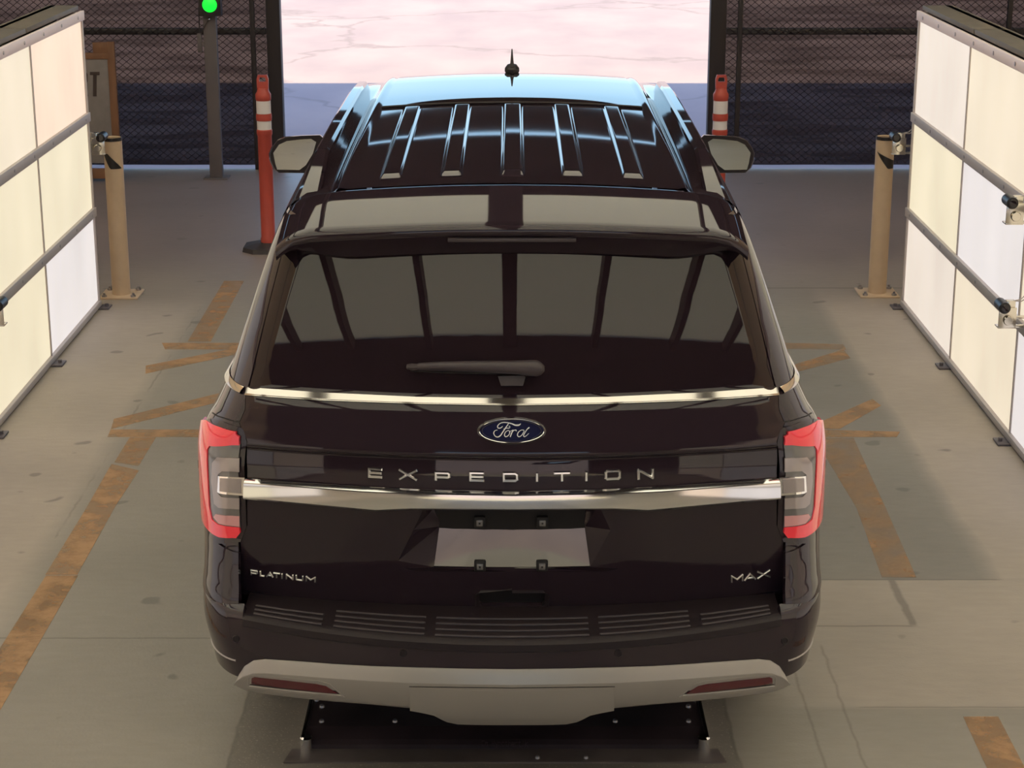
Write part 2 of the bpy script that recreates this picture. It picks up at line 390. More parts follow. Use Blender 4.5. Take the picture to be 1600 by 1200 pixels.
marking([(1.67, 6.465), (1.80, 6.465), (1.794, 5.8), (1.66, 5.8)], M['worn'], 'orange stripe running out of the lower right edge')

# ------------------------------------------------------------------ yard opening: posts, fences, screens
for nm, x0, x1, lab in (('gate_post', OL-.13, OL, 'thick black steel post on the left of the yard opening'), ('gate_post', OR_, OR_+.15, 'thick black steel post on the right of the yard opening')):
    t = thing(nm, lab, 'post', ((x0+x1)/2, 18.0, 0), group='posts of the yard opening'); hw = (x1-x0)/2
    b = NB(); box(b, -hw, hw, -.07, .07, 0, 3.5, .008); obj('post', b, M['blackmetal'], t)
def fence(side):
    xa = OL-.135 if side < 0 else OR_+.155
    xb = -7.3 if side < 0 else 7.3
    lab = 'dark chain-link fence backed with black cloth, ' + ('left' if side < 0 else 'right') + ' of the yard opening'
    t = thing('chain_link_fence', lab, 'fence', (xa, 17.95, 0), group='fences beside the yard opening')
    Lh = abs(xb-xa); s = side; HT = 2.5
    b = NB()
    sx, sz = .075, .062
    n = int((Lh+HT*sx/sz)/sx)
    for i in range(n+1):
        for d in (1, -1):
            # a wire from bottom to top leaning either way, clipped to the panel
            x0 = i*sx - (HT*sx/sz if d > 0 else 0); x1 = x0+d*HT*sx/sz if d > 0 else x0-HT*sx/sz
            p0 = [x0, .06]; p1 = [x1, HT]
            def clip(p, q, lim, lo):
                if (p[0] < lim) == lo and (q[0] < lim) == lo: return None
                if (p[0] < lim) == lo:
                    k = (lim-p[0])/(q[0]-p[0]); p = [lim, p[1]+k*(q[1]-p[1])]
                elif (q[0] < lim) == lo:
                    k = (lim-q[0])/(p[0]-q[0]); q = [lim, q[1]+k*(p[1]-q[1])]
                return p, q
            r = clip(p0, p1, 0, True)
            if r: r = clip(r[0], r[1], min(Lh, 3.6), False)
            if r is None: continue
            (ax, az), (bx, bz) = r
            if abs(bz-az) < .02: continue
            tube(b, [(s*ax, -.03+.004*d, az), (s*bx, -.03+.004*d, bz)], .0027, 4)
    w_ = obj('wire_mesh', b, M['wire'], t); w_['kind'] = 'stuff'
    b = NB(); box(b, min(0, s*Lh), max(0, s*Lh), -.025, .035, 1.255, 1.315, .01); obj('rail', b, M['blackmetal'], t)
    b = NB(); box(b, min(0, s*Lh), max(0, s*Lh), -.02, .03, 2.44, 2.5, .01); obj('rail', b, M['blackmetal'], t)
    for x in (.12, 2.6, Lh-.05):
        b = NB(); box(b, s*x-.022, s*x+.022, -.045, .0, 0, HT, .005); obj('upright', b, M['blackmetal'], t)
    # cloth with shallow folds
    b = NB(); nx, nz = 60, 40; g = []
    for i in range(nx+1):
        row = []
        for k in range(nz+1):
            x = s*Lh*i/nx; z = .028+(HT-.028)*k/nz
            row.append(b.verts.new((x, .06+.006*math.sin(z*46+1.2*math.sin(x*1.7))+.004*math.sin(x*9+z*11), z)))
        g.append(row)
    for i in range(nx):
        for k in range(nz): b.faces.new((g[i][k], g[i+1][k], g[i+1][k+1], g[i][k+1]))
    obj('cloth_screen', b, M['screen'], t)
fence(-1); fence(1)

# ------------------------------------------------------------------ light walls
def lightmat(i, c, s=1.0):
    return mat('lit_diffuser_%d' % i, (.22, .21, .19, 1), .5, emit=c, estr=s*.91, var=.075, vscale=1.3, stretch=(1, 1.6, .8))
DIFF = [lightmat(0, rgb(252, 224, 198)), lightmat(1, rgb(242, 226, 200)), lightmat(2, rgb(242, 228, 196)), lightmat(3, rgb(236, 228, 226)), lightmat(4, rgb(238, 224, 210))]
def light_wall(side, X, y0, y1, ncol, picks, lab):
    s = side     # face looks towards -s
    t = thing('light_wall', lab, 'light panel wall', (X, y0, 0), group='lit panel walls flanking the car')
    step = (y1-y0)/ncol
    def bx(b, x0, x1, ya, yb, z0, z1, bev=0): box(b, min(s*x0, s*x1), max(s*x0, s*x1), ya, yb, z0, z1, bev)
    zr = [.05, .66, 1.295, 1.93]
    b = NB(); bx(b, .035, .14, 0, y1-y0, .05, 1.93); obj('backing', b, M['hood'], t)
    for c in range(ncol):
        for r in range(3):
            ya = (ncol-1-c)*step; yb = ya+step
            b = NB(); bx(b, .012, .034, ya+.008, yb-.008, zr[r]+.004, zr[r+1]-.004)
            obj('diffuser_panel', b, DIFF[picks(c, r)], t)
    for i in range(ncol+1):
        y = i*step; b = NB()
        if i == ncol: bx(b, .0, .15, y-.02, y+.004, .03, 1.975, .002)
        else: bx(b, .004, .034, y-.008, y+.008, .05, 1.93, .002)
        obj('mullion', b, M['frame'], t)
    for r in (1, 2):
        b = NB(); bx(b, -.012, .012, 0, y1-y0, zr[r]-.03, zr[r]+.03, .003); rl = obj('rail', b, M['frame'], t)
        b = NB(); y = .25
        while y < y1-y0-.1:
            lathe(b, [(.011, 0), (.009, .005*1)], (s*-.012-.0025, y, zr[r]), 10, 'x'); y += .47
        obj('screws', b, M['screw'], rl)
    b = NB(); bx(b, -.012, .012, 0, y1-y0, 1.925, 1.985, .002); rl = obj('top_strip', b, M['toprail'], t)
    b = NB(); y = .2
    while y < y1-y0: lathe(b, [(.013, 0), (.010, .006)], (s*-.012-.003, y, 1.955), 10, 'x'); y += .47
    obj('screws', b, M['screw'], rl)
    b = NB(); bx(b, -.008, .15, 0, y1-y0, .012, .05, .004); obj('bottom_rail', b, M['frame'], t)
    for c in range(ncol):
        b = NB(); ya = c*step; bx(b, .02, .20, ya+.01, ya+step-.02, 1.99, 2.02, .003); bx(b, .16, .22, ya+.01, ya+step-.02, 1.85, 2.02, .003)
        obj('hood', b, M['hood'], t)
    for y in [i*step+.12*0+.02 for i in range(1, ncol+1)]:
        b = NB(); bx(b, -.07, .10, y-.10, y+.02, 0, .012, .002); lathe(b, [(.012, 0), (.012, .02)], (-s*.045, y-.04, .01), 8); obj('foot', b, M['post'], t)
    return t
pl = lambda c, r: {(0, 2): 0, (0, 1): 2, (0, 0): 3, (1, 2): 1, (1, 1): 2, (1, 0): 2}.get((c, r), (c*2+r) % 5)
pr = lambda c, r: {(0, 2): 4, (0, 1): 2, (0, 0): 4, (1, 2): 1, (1, 1): 3, (1, 0): 1, (2, 0): 3}.get((c, r), (c*2+r+1) % 5)
light_wall(-1, -2.79, 12.64-8*1.40, 12.64, 8, pl, 'lit cream panel wall in a grey frame along the left side of the floor')
light_wall(1, 2.64, 12.64-8*1.46, 12.64, 8, pr, 'lit cream panel wall in a grey frame along the right side, carrying two small cameras')

# ------------------------------------------------------------------ bollards, delineators, signal, sign, cameras
def bollard(x, y, s, lab):
    t = thing('bollard', lab, 'bollard', (x, y, 0), group='cream bollards at the ends of the lit walls')
    r = .063; h = 1.10
    b = NB(); lathe(b, [(r, .012), (r, h), (r-.006, h+.004), (r-.012, h), (r-.012, h-.06)], n=40); obj('pipe', b, M['bollard'], t)
    b = NB(); lathe(b, [(r-.013, h-.03), (r-.013, h-.025)], n=32); obj('pipe_hollow', b, M['tape'], t)  # black disc standing in for the shade inside the open pipe
    b = NB(); box(b, -.135, .135, -.135, .135, 0, .012, .002); bp = obj('base_plate', b, M['bollard'], t)
    for sx in (-1, 1):
        for sy in (-1, 1):
            b = NB(); lathe(b, [(.018, .012), (.018, .026), (.008, .026), (.008, .04)], (sx*.1, sy*.1, 0), 6); obj('bolt', b, M['screw'], bp)
    b = NB(); seg = 14; rr = r+.0025; A = []; B = []
    for i in range(seg+1):
        a = R(-150+120*i/seg) if True else 0
        f = i/seg
        xx, yy = rr*math.cos(a), rr*math.sin(a)
        if s < 0: up = h-.10-.10*max(0, (f-.3)/.7); lo = h-.105-.10*min(1, f/.4)
        else: up = h-.095-.03*min(1, f*1.2)-.03*f; lo = h-.10-.11*min(1, f/.6)
        A.append((xx, yy, up)); B.append((xx, yy, lo))
    va = [b.verts.new(p) for p in A]; vb = [b.verts.new(p) for p in B]
    for i in range(seg): b.faces.new((va[i], va[i+1], vb[i+1], vb[i]))
    obj('tape_patch', b, M['tape'], t)
    b = NB(); lathe(b, [(r+.002, h-.018), (r+.002, h+.002), (r-.004, h+.005)], n=36, cap=False); obj('rim_tape', b, M['tape'], t)
bollard(-2.715, 12.98, -1, 'cream steel bollard at the far end of the left lit wall')
bollard(2.545, 13.02, 1, 'cream steel bollard at the far end of the right lit wall')

def delineator(x, y, lab, base=True):
    t = thing('delineator_post', lab, 'traffic post', (x, y, 0), group='orange delineator posts at the yard opening')
    z = lambda py: onY(0, py, y).z
    r = .053
    prof = [(r+.006, .05), (r+.006, .09), (r+.001, .10), (r, z(212)), (r+.006, z(209)), (r+.006, z(203)), (r-.001, z(201)), (r-.001, z(158)), (r+.005, z(155)), (r+.006, z(147)), (r-.006, z(143)), (r-.014, z(137)), (.008, z(136))]
    b = NB(); lathe(b, prof, n=30); obj('tube', b, M['orange'], t)
    for a, c in ((207, 188), (177, 157)):
        b = NB(); lathe(b, [(r+.0015, z(a)), (r+.0015, z(c))], n=30, cap=False); obj('reflective_band', b, M['white'], t)
    b = NB(); lathe(b, [(r+.005, z(188)), (r+.007, z(184)), (r+.007, z(181)), (r+.005, z(177))], n=30, cap=False); obj('collar', b, M['orange'], t)
    z0, z1 = z(139), z(117)
    b = NB(); o_ = [(-.042, z0), (.042, z0), (.044, z1-.03), (.034, z1), (-.034, z1), (-.044, z1-.03)]
    i_ = [(-.024, z0+.055), (.024, z0+.055), (.026, z1-.035), (.020, z1-.018), (-.020, z1-.018), (-.026, z1-.035)]
    fr = []
    for yy in (-.014, .014):
        fr.append(([b.verts.new((p[0], yy, p[1])) for p in o_], [b.verts.new((p[0], yy, p[1])) for p in i_]))
    for k in range(6):
        j = (k+1) % 6
        b.faces.new((fr[0][0][k], fr[0][0][j], fr[0][1][j], fr[0][1][k])); b.faces.new((fr[1][0][k], fr[1][1][k], fr[1][1][j], fr[1][0][j]))
        b.faces.new((fr[0][0][k], fr[1][0][k], fr[1][0][j], fr[0][0][j])); b.faces.new((fr[0][1][k], fr[0][1][j], fr[1][1][j], fr[1][1][k]))
    obj('handle', b, M['orange'], t)
    b = NB(); pts = [(-.10, -.19), (.10, -.19), (.19, -.10), (.19, .10), (.10, .19), (-.10, .19), (-.19, .10), (-.19, -.10)]
    va = [b.verts.new((p[0], p[1], 0)) for p in pts]; vb = [b.verts.new((p[0]*.96, p[1]*.96, .035)) for p in pts]; vc = [b.verts.new((p[0]*.4, p[1]*.4, .06)) for p in pts]
    b.faces.new(va[::-1]); b.faces.new(vc)
    for k in range(8):
        j = (k+1) % 8; b.faces.new((va[k], va[j], vb[j], vb[k])); b.faces.new((vb[k], vb[j], vc[j], vc[k]))
    obj('rubber_base', b, M['rubber'], t, smooth=False)
delineator(-1.87, 14.45, 'orange post with two white bands and black rubber base, left of the car')
delineator(1.575, 14.5, 'orange post with two white bands, standing right of the car')

p0 = onZ(339, 278)
t = thing('traffic_signal', 'small green signal lamp on a grey steel post before the left fence', 'signal light', p0)
b = NB(); box(b, -.058, .058, -.04, .04, 0, 1.72, .006); obj('post', b, M['post'], t)
b = NB(); box(b, -.11, .11, -.10, .10, 0, .012, .002); obj('base_plate', b, M['post'], t)
g = onY(328.5, 7, p0.y-.10)
hx = g.x-p0.x
b = NB(); box(b, hx-.10, hx+.10, -.14, -.041, g.z-p0.z-.10, g.z-p0.z+.34, .012); obj('lamp_housing', b, M['blackmetal'], t)
b = NB(); lathe(b, [(.066, 0), (.060, -.018), (.035, -.028), (.005, -.032)], (hx, -.141, g.z), 28, 'y'); obj('green_lens', b, M['green'], t)
b = NB(); q = onY(326, 30, p0.y-.08); lathe(b, [(.014, 0), (.011, -.03), (.004, -.04)], (q.x-p0.x, -.045, q.z), 12, 'y'); obj('photo_cell', b, M['clear'], t)
b = NB(); tube(b, [(q.x-p0.x, -.06, q.z), (-.05, -.06, q.z-.08), (-.08, -.05, q.z-.14), (-.095, -.03, q.z-.12), (-.09, -.03, q.z+.1)], .005, 6); obj('cable', b, M['blackmetal'], t)
b = NB(); box(b, -.115, -.075, -.05, -.02, q.z-.30, q.z-.13, .004); box(b, -.08, -.055, -.045, -.025, q.z-.24, q.z-.20); obj('junction_box', b, M['post'], t)

# wooden sign
YS = 17.3
def sgn(px, py): return onY(px, py, YS)
t = thing('board_sign', 'wood-framed board sign with dark letters, half hidden behind the left lit wall', 'sign', (sgn(150, 200).x, YS, 0))
ox = t.location.x; L_ = lambda p: (p.x-ox, 0, p.z)
xr = sgn(178, 150).x-ox; xl = xr-1.15; zt = sgn(150, 65).z
b = NB(); box(b, xr-.035, xr+.03, -.02, .03, .0, zt, .004); obj('frame_post', b, M['wood'], t)
b = NB(); box(b, xl-.03, xl+.035, -.02, .03, .0, zt, .004); obj('frame_post', b, M['wood'], t)
z1 = sgn(150, 92).z
b = NB(); box(b, xl, xr-.03, -.022, .02, z1, z1+.055, .003); box(b, xr-.16, xr-.03, -.022, .02, z1+.05, zt-.005, .003); box(b, xr-.42, xr-.26, -.022, .02, z1+.05, zt-.01, .003); obj('top_board', b, M['wood'], t)
b = NB(); box(b, xl+.03, xr-.03, -.012, .01, .17, z1, .002); obj('face_panel', b, M['board'], t)
b = NB(); box(b, xl, xr-.03, -.02, .02, .03, .12, .003); obj('bottom_board', b, M['wood'], t)
def flat(px, py): p = sgn(px, py); return (p.x-ox, -.013, p.z)
for nm, polys in (('letter', [[(141, 112), (156, 112), (156, 117), (141, 117)], [(146, 116), (151.5, 116), (151.5, 150), (146, 150)]]),
                  ('letter', [[(120, 112), (125.5, 112), (125.5, 150), (120, 150)], [(125, 112), (135, 112), (137.5, 116), (137.5, 127), (135, 131), (125, 131), (125, 126.5), (131.5, 126), (132, 117), (125, 116.5)],
                              [(128, 130), (134, 130), (138.5, 150), (132.5, 150)]])):
    b = NB()
    for pl_ in polys: prism(b, [flat(*q) for q in pl_], (0, -.003, 0))
    obj(nm, b, M['ink'], t, smooth=False)

def camera_unit(p, s, lab, grp='small cameras on the lit walls', back=None):
    t = thing('inspection_camera', lab, 'camera', p, group=grp)
    b = NB(); lathe(b, [(.026, -.05), (.030, -.048), (.030, .06), (.024, .064)], (-s*.02, 0, .03), 20, 'y'); obj('camera_body', b, M['tape'], t)
    b = NB(); lathe(b, [(.020, -.052), (.018, -.054), (.006, -.055)], (-s*.02, 0, .03), 16, 'y'); obj('lens', b, M['glass'], t)
    b = NB(); box(b, -.045+s*.01, .045+s*.01, .0, .008, -.085, .02, .002); box(b, -.045+s*.01, .045+s*.01, .0, .07, -.09, -.083, .001)
    lathe(b, [(.026, -.012), (.022, -.02), (.012, -.02)], (s*.012, 0, -.045), 16, 'y'); box(b, -.03+s*.03, .02+s*.03, .01, .05, .0, .055, .006); obj('bracket', b, M['clear'], t)
    b = NB(); x0, x1 = (.03, .125) if s > 0 else (-.125, -.03)
    box(b, x0, x1, .01, .03, -.04, -.025, .002); box(b, x0, x1, .01, .03, -.088, -.073, .002); 
    if back: box(b, min(s*.09, s*.12), max(s*.09, s*.12), back, .03, -.088, -.025, .002)
    obj('arm', b, M['clear'], t)
    b = NB(); tube(b, [(s*.03, .02, .05), (s*.07, .0, .065), (s*.11, .01, .10)], .003, 6); tube(b, [(s*.03, .03, .05), (s*.08, .02, .05), (s*.12, .01, .08)], .003, 6); obj('cable', b, M['frame'], t)
camera_unit(onX(1584, 324, 2.53), 1, 'upper of two small black cameras on silver brackets, on the right lit wall')
camera_unit(onX(1572, 487, 2.53), 1, 'lower of two small black cameras on silver brackets, on the right lit wall')
camera_unit(onY(155, 221, 12.80), -1, 'small black camera on a silver bracket beside the left cream bollard', back=-.155)
camera_unit(onY(1403, 221, 12.80), 1, 'small black camera on a silver bracket beside the right cream bollard', back=-.155)
camera_unit(onX(-6, 484, -2.68), -1, 'small black camera cut off by the left edge, on the left lit wall')

# scanner plate on the floor below the bumper
t = thing('undercarriage_scanner', 'low black bolted plate with chrome ends on the floor below the rear bumper', 'scanner plate', (-.025, 6.2, 0))
hp = .72
b = NB()
prof = [(0, 0), (0, .022), (.02, .034), (.09, .05), (.9, .05), (.9, 0)]
va = [b.verts.new((-hp, y, z)) for y, z in prof]; vb = [b.verts.new((hp, y, z)) for y, z in prof]
b.faces.new(va); b.faces.new(vb[::-1])
for i in range(len(prof)): j = (i+1) % len(prof); b.faces.new((va[i], vb[i], vb[j], va[j]))
obj('plate', b, M['plate'], t, smooth=False)
for s in (-1, 1):
    b = NB(); box(b, s*hp-.007, s*hp+.007, -.01, .9, 0, .056, .002); obj('edge_strip', b, M['chrome'], t)
    b = NB(); lathe(b, [(.022, 0), (.022, .05), (.016, .056), (.006, .056)], (s*(hp-.012), .0, 0), 20); obj('corner_boss', b, M['chrome'], t)
    b = NB(); lathe(b, [(.011, .049), (.009, .058), (.003, .060)], (s*(hp-.02), .30, 0), 12); obj('bolt', b, M['screw'], t)
    b = NB(); lathe(b, [(.011, .049), (.009, .058), (.003, .060)], (s*(hp-.045), .245, 0), 12); obj('bolt', b, M['screw'], t)
for i in range(6):
    b = NB(); lathe(b, [(.010, .049), (.008, .057), (.003, .059)], (-(hp-.055)+i*2*(hp-.055)/5, .125, 0), 12); obj('bolt', b, M['screw'], t)
b = NB(); prism(b, [(-.78, -.10, .0), (.78, -.10, 0), (.76, 0.0, 0), (-.76, .0, 0)], (0, 0, .006)); obj('apron', b, mat('dark_steel_apron', (.10, .082, .08, 1), .5, var=.3, vscale=4), t, smooth=False)
for px in (840, 916):
    p = onZ(px, 1191); b = NB(); lathe(b, [(.009, .006), (.007, .014), (.003, .016)], (p.x+.025, p.y-6.2+.02, 0), 10); obj('bolt', b, M['screw'], t)

# --- block letters from strokes in a unit box (x right, y up)
GL = {
 'E': [[(1, 1), (0, 1), (0, 0), (1, 0)], [(0, .5), (.95, .5)]],
 'X': [[(.02, 1), (.98, 0)], [(.98, 1), (.02, 0)]],
 'P': [[(0, 0), (0, 1), (.9, 1), (1, .88), (1, .48), (.9, .38), (.1, .38)]],
 'D': [[(0, 0), (0, 1), (.85, 1), (1, .82), (1, .18), (.85, 0), (0, 0)]],
 'I': [[(.5, 0), (.5, 1)]],
 'T': [[(0, 1), (1, 1)], [(.5, 1), (.5, 0)]],
 'O': [[(.1, 1), (.9, 1), (1, .85), (1, .15), (.9, 0), (.1, 0), (0, .15), (0, .85), (.1, 1)]],
 'N': [[(0, 0), (0, 1), (1, 0), (1, 1)]],
 'L': [[(0, 1), (0, 0), (1, 0)]],
 'A': [[(0, 0), (.5, 1), (1, 0)], [(.2, .3), (.8, .3)]],
 'U': [[(0, 1), (0, .15), (.12, 0), (.88, 0), (1, .15), (1, 1)]],
 'M': [[(0, 0), (0, 1), (.5, .3), (1, 1), (1, 0)]],
 'H': [[(0, 0), (0, 1)], [(1, 0), (1, 1)], [(0, .5), (1, .5)]],
 'y': [[(0, .7), (.5, .1)], [(1, .7), (.3, -.3)]], 'n': [[(0, 0), (0, .7), (.8, .7), (1, .5), (1, 0)]],
 'o': [[(0, 0), (0, .7), (1, .7), (1, 0), (0, 0)]], 't': [[(.4, 1), (.4, 0), (.9, 0)], [(0, .7), (.9, .7)]],
 'h': [[(0, 0), (0, 1)], [(0, .65), (1, .65), (1, 0)]], 'e': [[(1, 0), (0, 0), (0, .7), (1, .7), (1, .35), (0, .35)]],
 'r': [[(0, 0), (0, .7), (.9, .7)]], 'k': [[(0, 0), (0, 1)], [(1, .7), (0, .3), (1, 0)]], 'C': [[(1, 1), (0, 1), (0, 0), (1, 0)]], 's': [[(1, .7), (0, .7), (0, .35), (1, .35), (1, 0), (0, 0)]],
}
def quad_of(a, c, w, ext=.5):
    dx, dy = c[0]-a[0], c[1]-a[1]; l = math.hypot(dx, dy) or 1; dx /= l; dy /= l
    e = w*ext; nx, ny = -dy*w/2, dx*w/2
    return [(a[0]-dx*e+nx, a[1]-dy*e+ny), (c[0]+dx*e+nx, c[1]+dy*e+ny), (c[0]+dx*e-nx, c[1]+dy*e-ny), (a[0]-dx*e-nx, a[1]-dy*e-ny)]
# faint lettering on the plate
b = NB(); x = 753
for ch in 'Co Hynothertik'.replace(' ', ' '):
    if ch != ' ':
        for st in GL.get(ch, GL['I']):
            pts = [(x+q[0]*3.6, 1164-q[1]*5.5) for q in st]
            for a_, c_ in zip(pts[:-1], pts[1:]):
                base = [onZ(px, py, .03) for px, py in quad_of(a_, c_, .8)]
                # lay onto the sloping front of the plate
                def lay(p):
                    y = p.y-6.2; z = .034+(y-.02)/.07*.016 if y < .09 else .05
                    return Vector((p.x+.025, y, z+.0006))
                prism(b, [lay(p) for p in base], (0, 0, .0008))
    x += 5.2
obj('lettering', b, M['platetext'], t, smooth=False)

# ------------------------------------------------------------------ THE CAR
CAR = thing('suv', 'large black suv parked in the middle, seen from behind and above', 'car', (0, 6, 0))
def kid(o, parent=None): return o
Wf = pchip([(.30, 1.03), (.44, 1.045), (.596, 1.07), (.75, 1.06), (.925, 1.06), (1.13, 1.057), (1.22, 1.045), (1.29, 1.005), (1.367, .968), (1.555, .902), (1.73, .843), (1.88, .785), (1.95, .745)])
yq = pchip([(.30, 5.90), (.45, 5.85), (.66, 5.83), (.72, 5.85), (.80, 5.88), (.88, 5.895), (1.0, 5.89), (1.15, 5.885), (1.3, 5.898), (1.4, 5.915), (1.6, 5.985), (1.9, 6.10)])
yt = pchip([(.60, 5.975), (.66, 5.950), (.74, 5.928), (.80, 5.912), (.90, 5.890), (1.0, 5.873), (1.08, 5.866), (1.14, 5.868), (1.19, 5.874), (1.203, 5.876), (1.211, 5.866), (1.217, 5.853), (1.226, 5.848), (1.24, 5.851), (1.30, 5.872), (1.36, 5.894), (1.41, 5.917), (1.5, 5.949), (1.7, 6.024), (1.9, 6.10)])
yb = pchip([(.25, 5.85), (.30, 5.80), (.345, 5.765), (.38, 5.742), (.46, 5.715), (.56, 5.700), (.61, 5.700), (.64, 5.702), (.658, 5.710), (.67, 5.735)])
def make_surf(yf, c, r=.13, ry=.22):
    def S(s, z):
        sg = -1 if s < 0 else 1; s = abs(s); Wz = Wf(z); xc = Wz-r
        if s <= 1: x = s*xc; y = yf(z)+c*x*x
        elif s <= 2:
            a = (s-1)*math.pi/2; x = xc+r*math.sin(a); y = yf(z)+c*x*x+ry*(1-math.cos(a))
        else:
            x = Wz; y = yf(z)+c*x*x+ry+(s-2)
            x -= .02*max(0, s-4.6)**2
        return Vector((sg*x, y, z))
    return S
SQ = make_surf(yq, .15); ST = make_surf(yt, .15); SB = make_surf(yb, .26, .13, .20)
def nrm(S, s, z):
    e = 1e-3
    n = (S(s+e, z)-S(s-e, z)).cross(S(s, z+e)-S(s, z-e))
    if n.length < 1e-9: return Vector((0, -1, 0))
    return n.normalized()
def locate(S, px, py, smax=1.97):
    z = onY(px, py, 6.0).z; x = onY(px, py, 6.0).x
    z = min(max(z, .27), 1.95)
    s = max(-1.6, min(1.6, x/(Wf(z)-.13)))
    for it in range(40):
        a = proj(S(s, z)); e = 1e-4
        a1 = proj(S(s+e, z)); a2 = proj(S(s, z+e))
        j11 = (a1[0]-a[0])/e; j12 = (a2[0]-a[0])/e; j21 = (a1[1]-a[1])/e; j22 = (a2[1]-a[1])/e
        D = j11*j22-j12*j21
        if abs(D) < 1e-6: break
        rx, ry_ = px-a[0], py-a[1]
        ds = (rx*j22-ry_*j12)/D; dz = (j11*ry_-j21*rx)/D
        ds = max(-.15, min(.15, ds)); dz = max(-.08, min(.08, dz))
        s = max(-smax, min(smax, s+ds)); z = max(.25, min(1.96, z+dz))
        if abs(rx)+abs(ry_) < .01: break
    return (s, z)
def dense(pts, n=6):
    out = []
    for a, c in zip(pts[:-1], pts[1:]):
        for k in range(n): out.append((a[0]+(c[0]-a[0])*k/n, a[1]+(c[1]-a[1])*k/n))
    return out+[pts[-1]]
def mir(pl): return [(-a, c) for a, c in reversed(pl)]
def patch(name, poly, m, parent, S=SQ, off=0.0, th=.012, cell=.05, holes=(), zcell=None, tocar=True):
    """a curved panel: outline poly (and holes) in surface coordinates, laid on S, with real thickness"""
    bm = NB(); loops = [[Vector((a, c, 0)) for a, c in poly]]+[[Vector((a, c, 0)) for a, c in h] for h in holes]
    flatp = [p for l in loops for p in l]
    vs = [bm.verts.new(p) for p in flatp]
    for tri in tessellate_polygon(loops):
        try: bm.faces.new([vs[i] for i in tri])
        except ValueError: pass
    a0 = min(p.x for p in flatp); a1 = max(p.x for p in flatp); c0 = min(p.y for p in flatp); c1 = max(p.y for p in flatp)
    zcell = zcell or cell
    k = math.floor(a0/cell)+1
    while k*cell < a1-1e-5:
        bmesh.ops.bisect_plane(bm, geom=bm.verts[:]+bm.edges[:]+bm.faces[:], plane_co=(k*cell, 0, 0), plane_no=(1, 0, 0), dist=1e-5); k += 1
    k = math.floor(c0/zcell)+1
    while k*zcell < c1-1e-5:
        bmesh.ops.bisect_plane(bm, geom=bm.verts[:]+bm.edges[:]+bm.faces[:], plane_co=(0, k*zcell, 0), plane_no=(0, 1, 0), dist=1e-5); k += 1
    bmesh.ops.remove_doubles(bm, verts=bm.verts[:], dist=1e-5)
    bm.verts.index_update(); bm.verts.ensure_lookup_table()
    sz = [(v.co.x, v.co.y) for v in bm.verts]
    faces = []
    for f in bm.faces:
        idx = [v.index for v in f.verts]
        ar = sum(sz[idx[i]][0]*sz[idx[(i+1) % len(idx)]][1]-sz[idx[(i+1) % len(idx)]][0]*sz[idx[i]][1] for i in range(len(idx)))
        if abs(ar) < 1e-9: continue
        faces.append(idx if ar > 0 else idx[::-1])
    bound = {}
    for f in faces:
        for i in range(len(f)):
            e = (f[i], f[(i+1) % len(f)])
            if (e[1], e[0]) in bound: del bound[(e[1], e[0])]
            else: bound[e] = 1
    bm.free()
    N_ = [nrm(S, a, c) for a, c in sz]; n = len(sz)
    P_ = [S(a, c) for a, c in sz]
    loc0 = CAR.location
    top = [P_[i]+N_[i]*off-loc0 for i in range(n)]; bot = [P_[i]+N_[i]*(off-th)-loc0 for i in range(n)]
    F_ = [tuple(f) for f in faces]; nl = [tuple(N_[i]) for f in faces for i in f]
    V = top+bot; 
    for f in faces:
        F_.append(tuple(i+n for i in reversed(f))); nl += [tuple(-N_[i]) for i in reversed(f)]
    for (i, j) in bound:
        F_.append((i, i+n, j+n, j)); d = (top[j]-top[i]).cross(N_[i]).normalized(); nl += [tuple(d)]*4
    me = bpy.data.meshes.new(name); me.from_pydata([tuple(v) for v in V], [], F_)
    me.polygons.foreach_set('use_smooth', [True]*len(F_))
    me.update(); me.normals_split_custom_set(nl)
    o = bpy.data.objects.new(name, me)
    return finish(o, m, parent)
def strip(name, rows, m, parent, S=SQ, closed=False, sharp=30):
    """loft: rows = list of (line of (s,z), offset); lays each line on the surface at its offset"""
    bm = NB(); g = []
    for line, off in rows:
        g.append([bm.verts.new(S(a, c)+nrm(S, a, c)*off-CAR.location) for a, c in line])
    n = len(g[0])
    for i in range(len(g)-1):
        for k in range(n if closed else n-1):
            bm.faces.new((g[i][k], g[i+1][k], g[i+1][(k+1) % n], g[i][(k+1) % n]))
    return obj(name, bm, m, parent, sharp)
def lerp_lines(A, B, t): return [(a[0]+(c[0]-a[0])*t, a[1]+(c[1]-a[1])*t) for a, c in zip(A, B)]
def Lq(pts, S=SQ): return [locate(S, 1600-x, y) for x, y in pts]       # outlines are taken on the left half and laid on the right one
def both(fn):
    for sg in (1, -1): fn(sg)
def pm(poly, sg): return poly if sg > 0 else mir(poly)

# seam between tailgate and body (right half, top to bottom)
seam_px = [(452, 352), (448, 366), (420, 475), (389, 600), (384, 617), (383, 640), (374, 661), (380, 676), (385, 690), (385, 820), (380, 833), (375, 845), (375, 900), (376, 935)]
seam = Lq(dense(seam_px, 3), ST); seamq = Lq(dense(seam_px, 3), SQ)
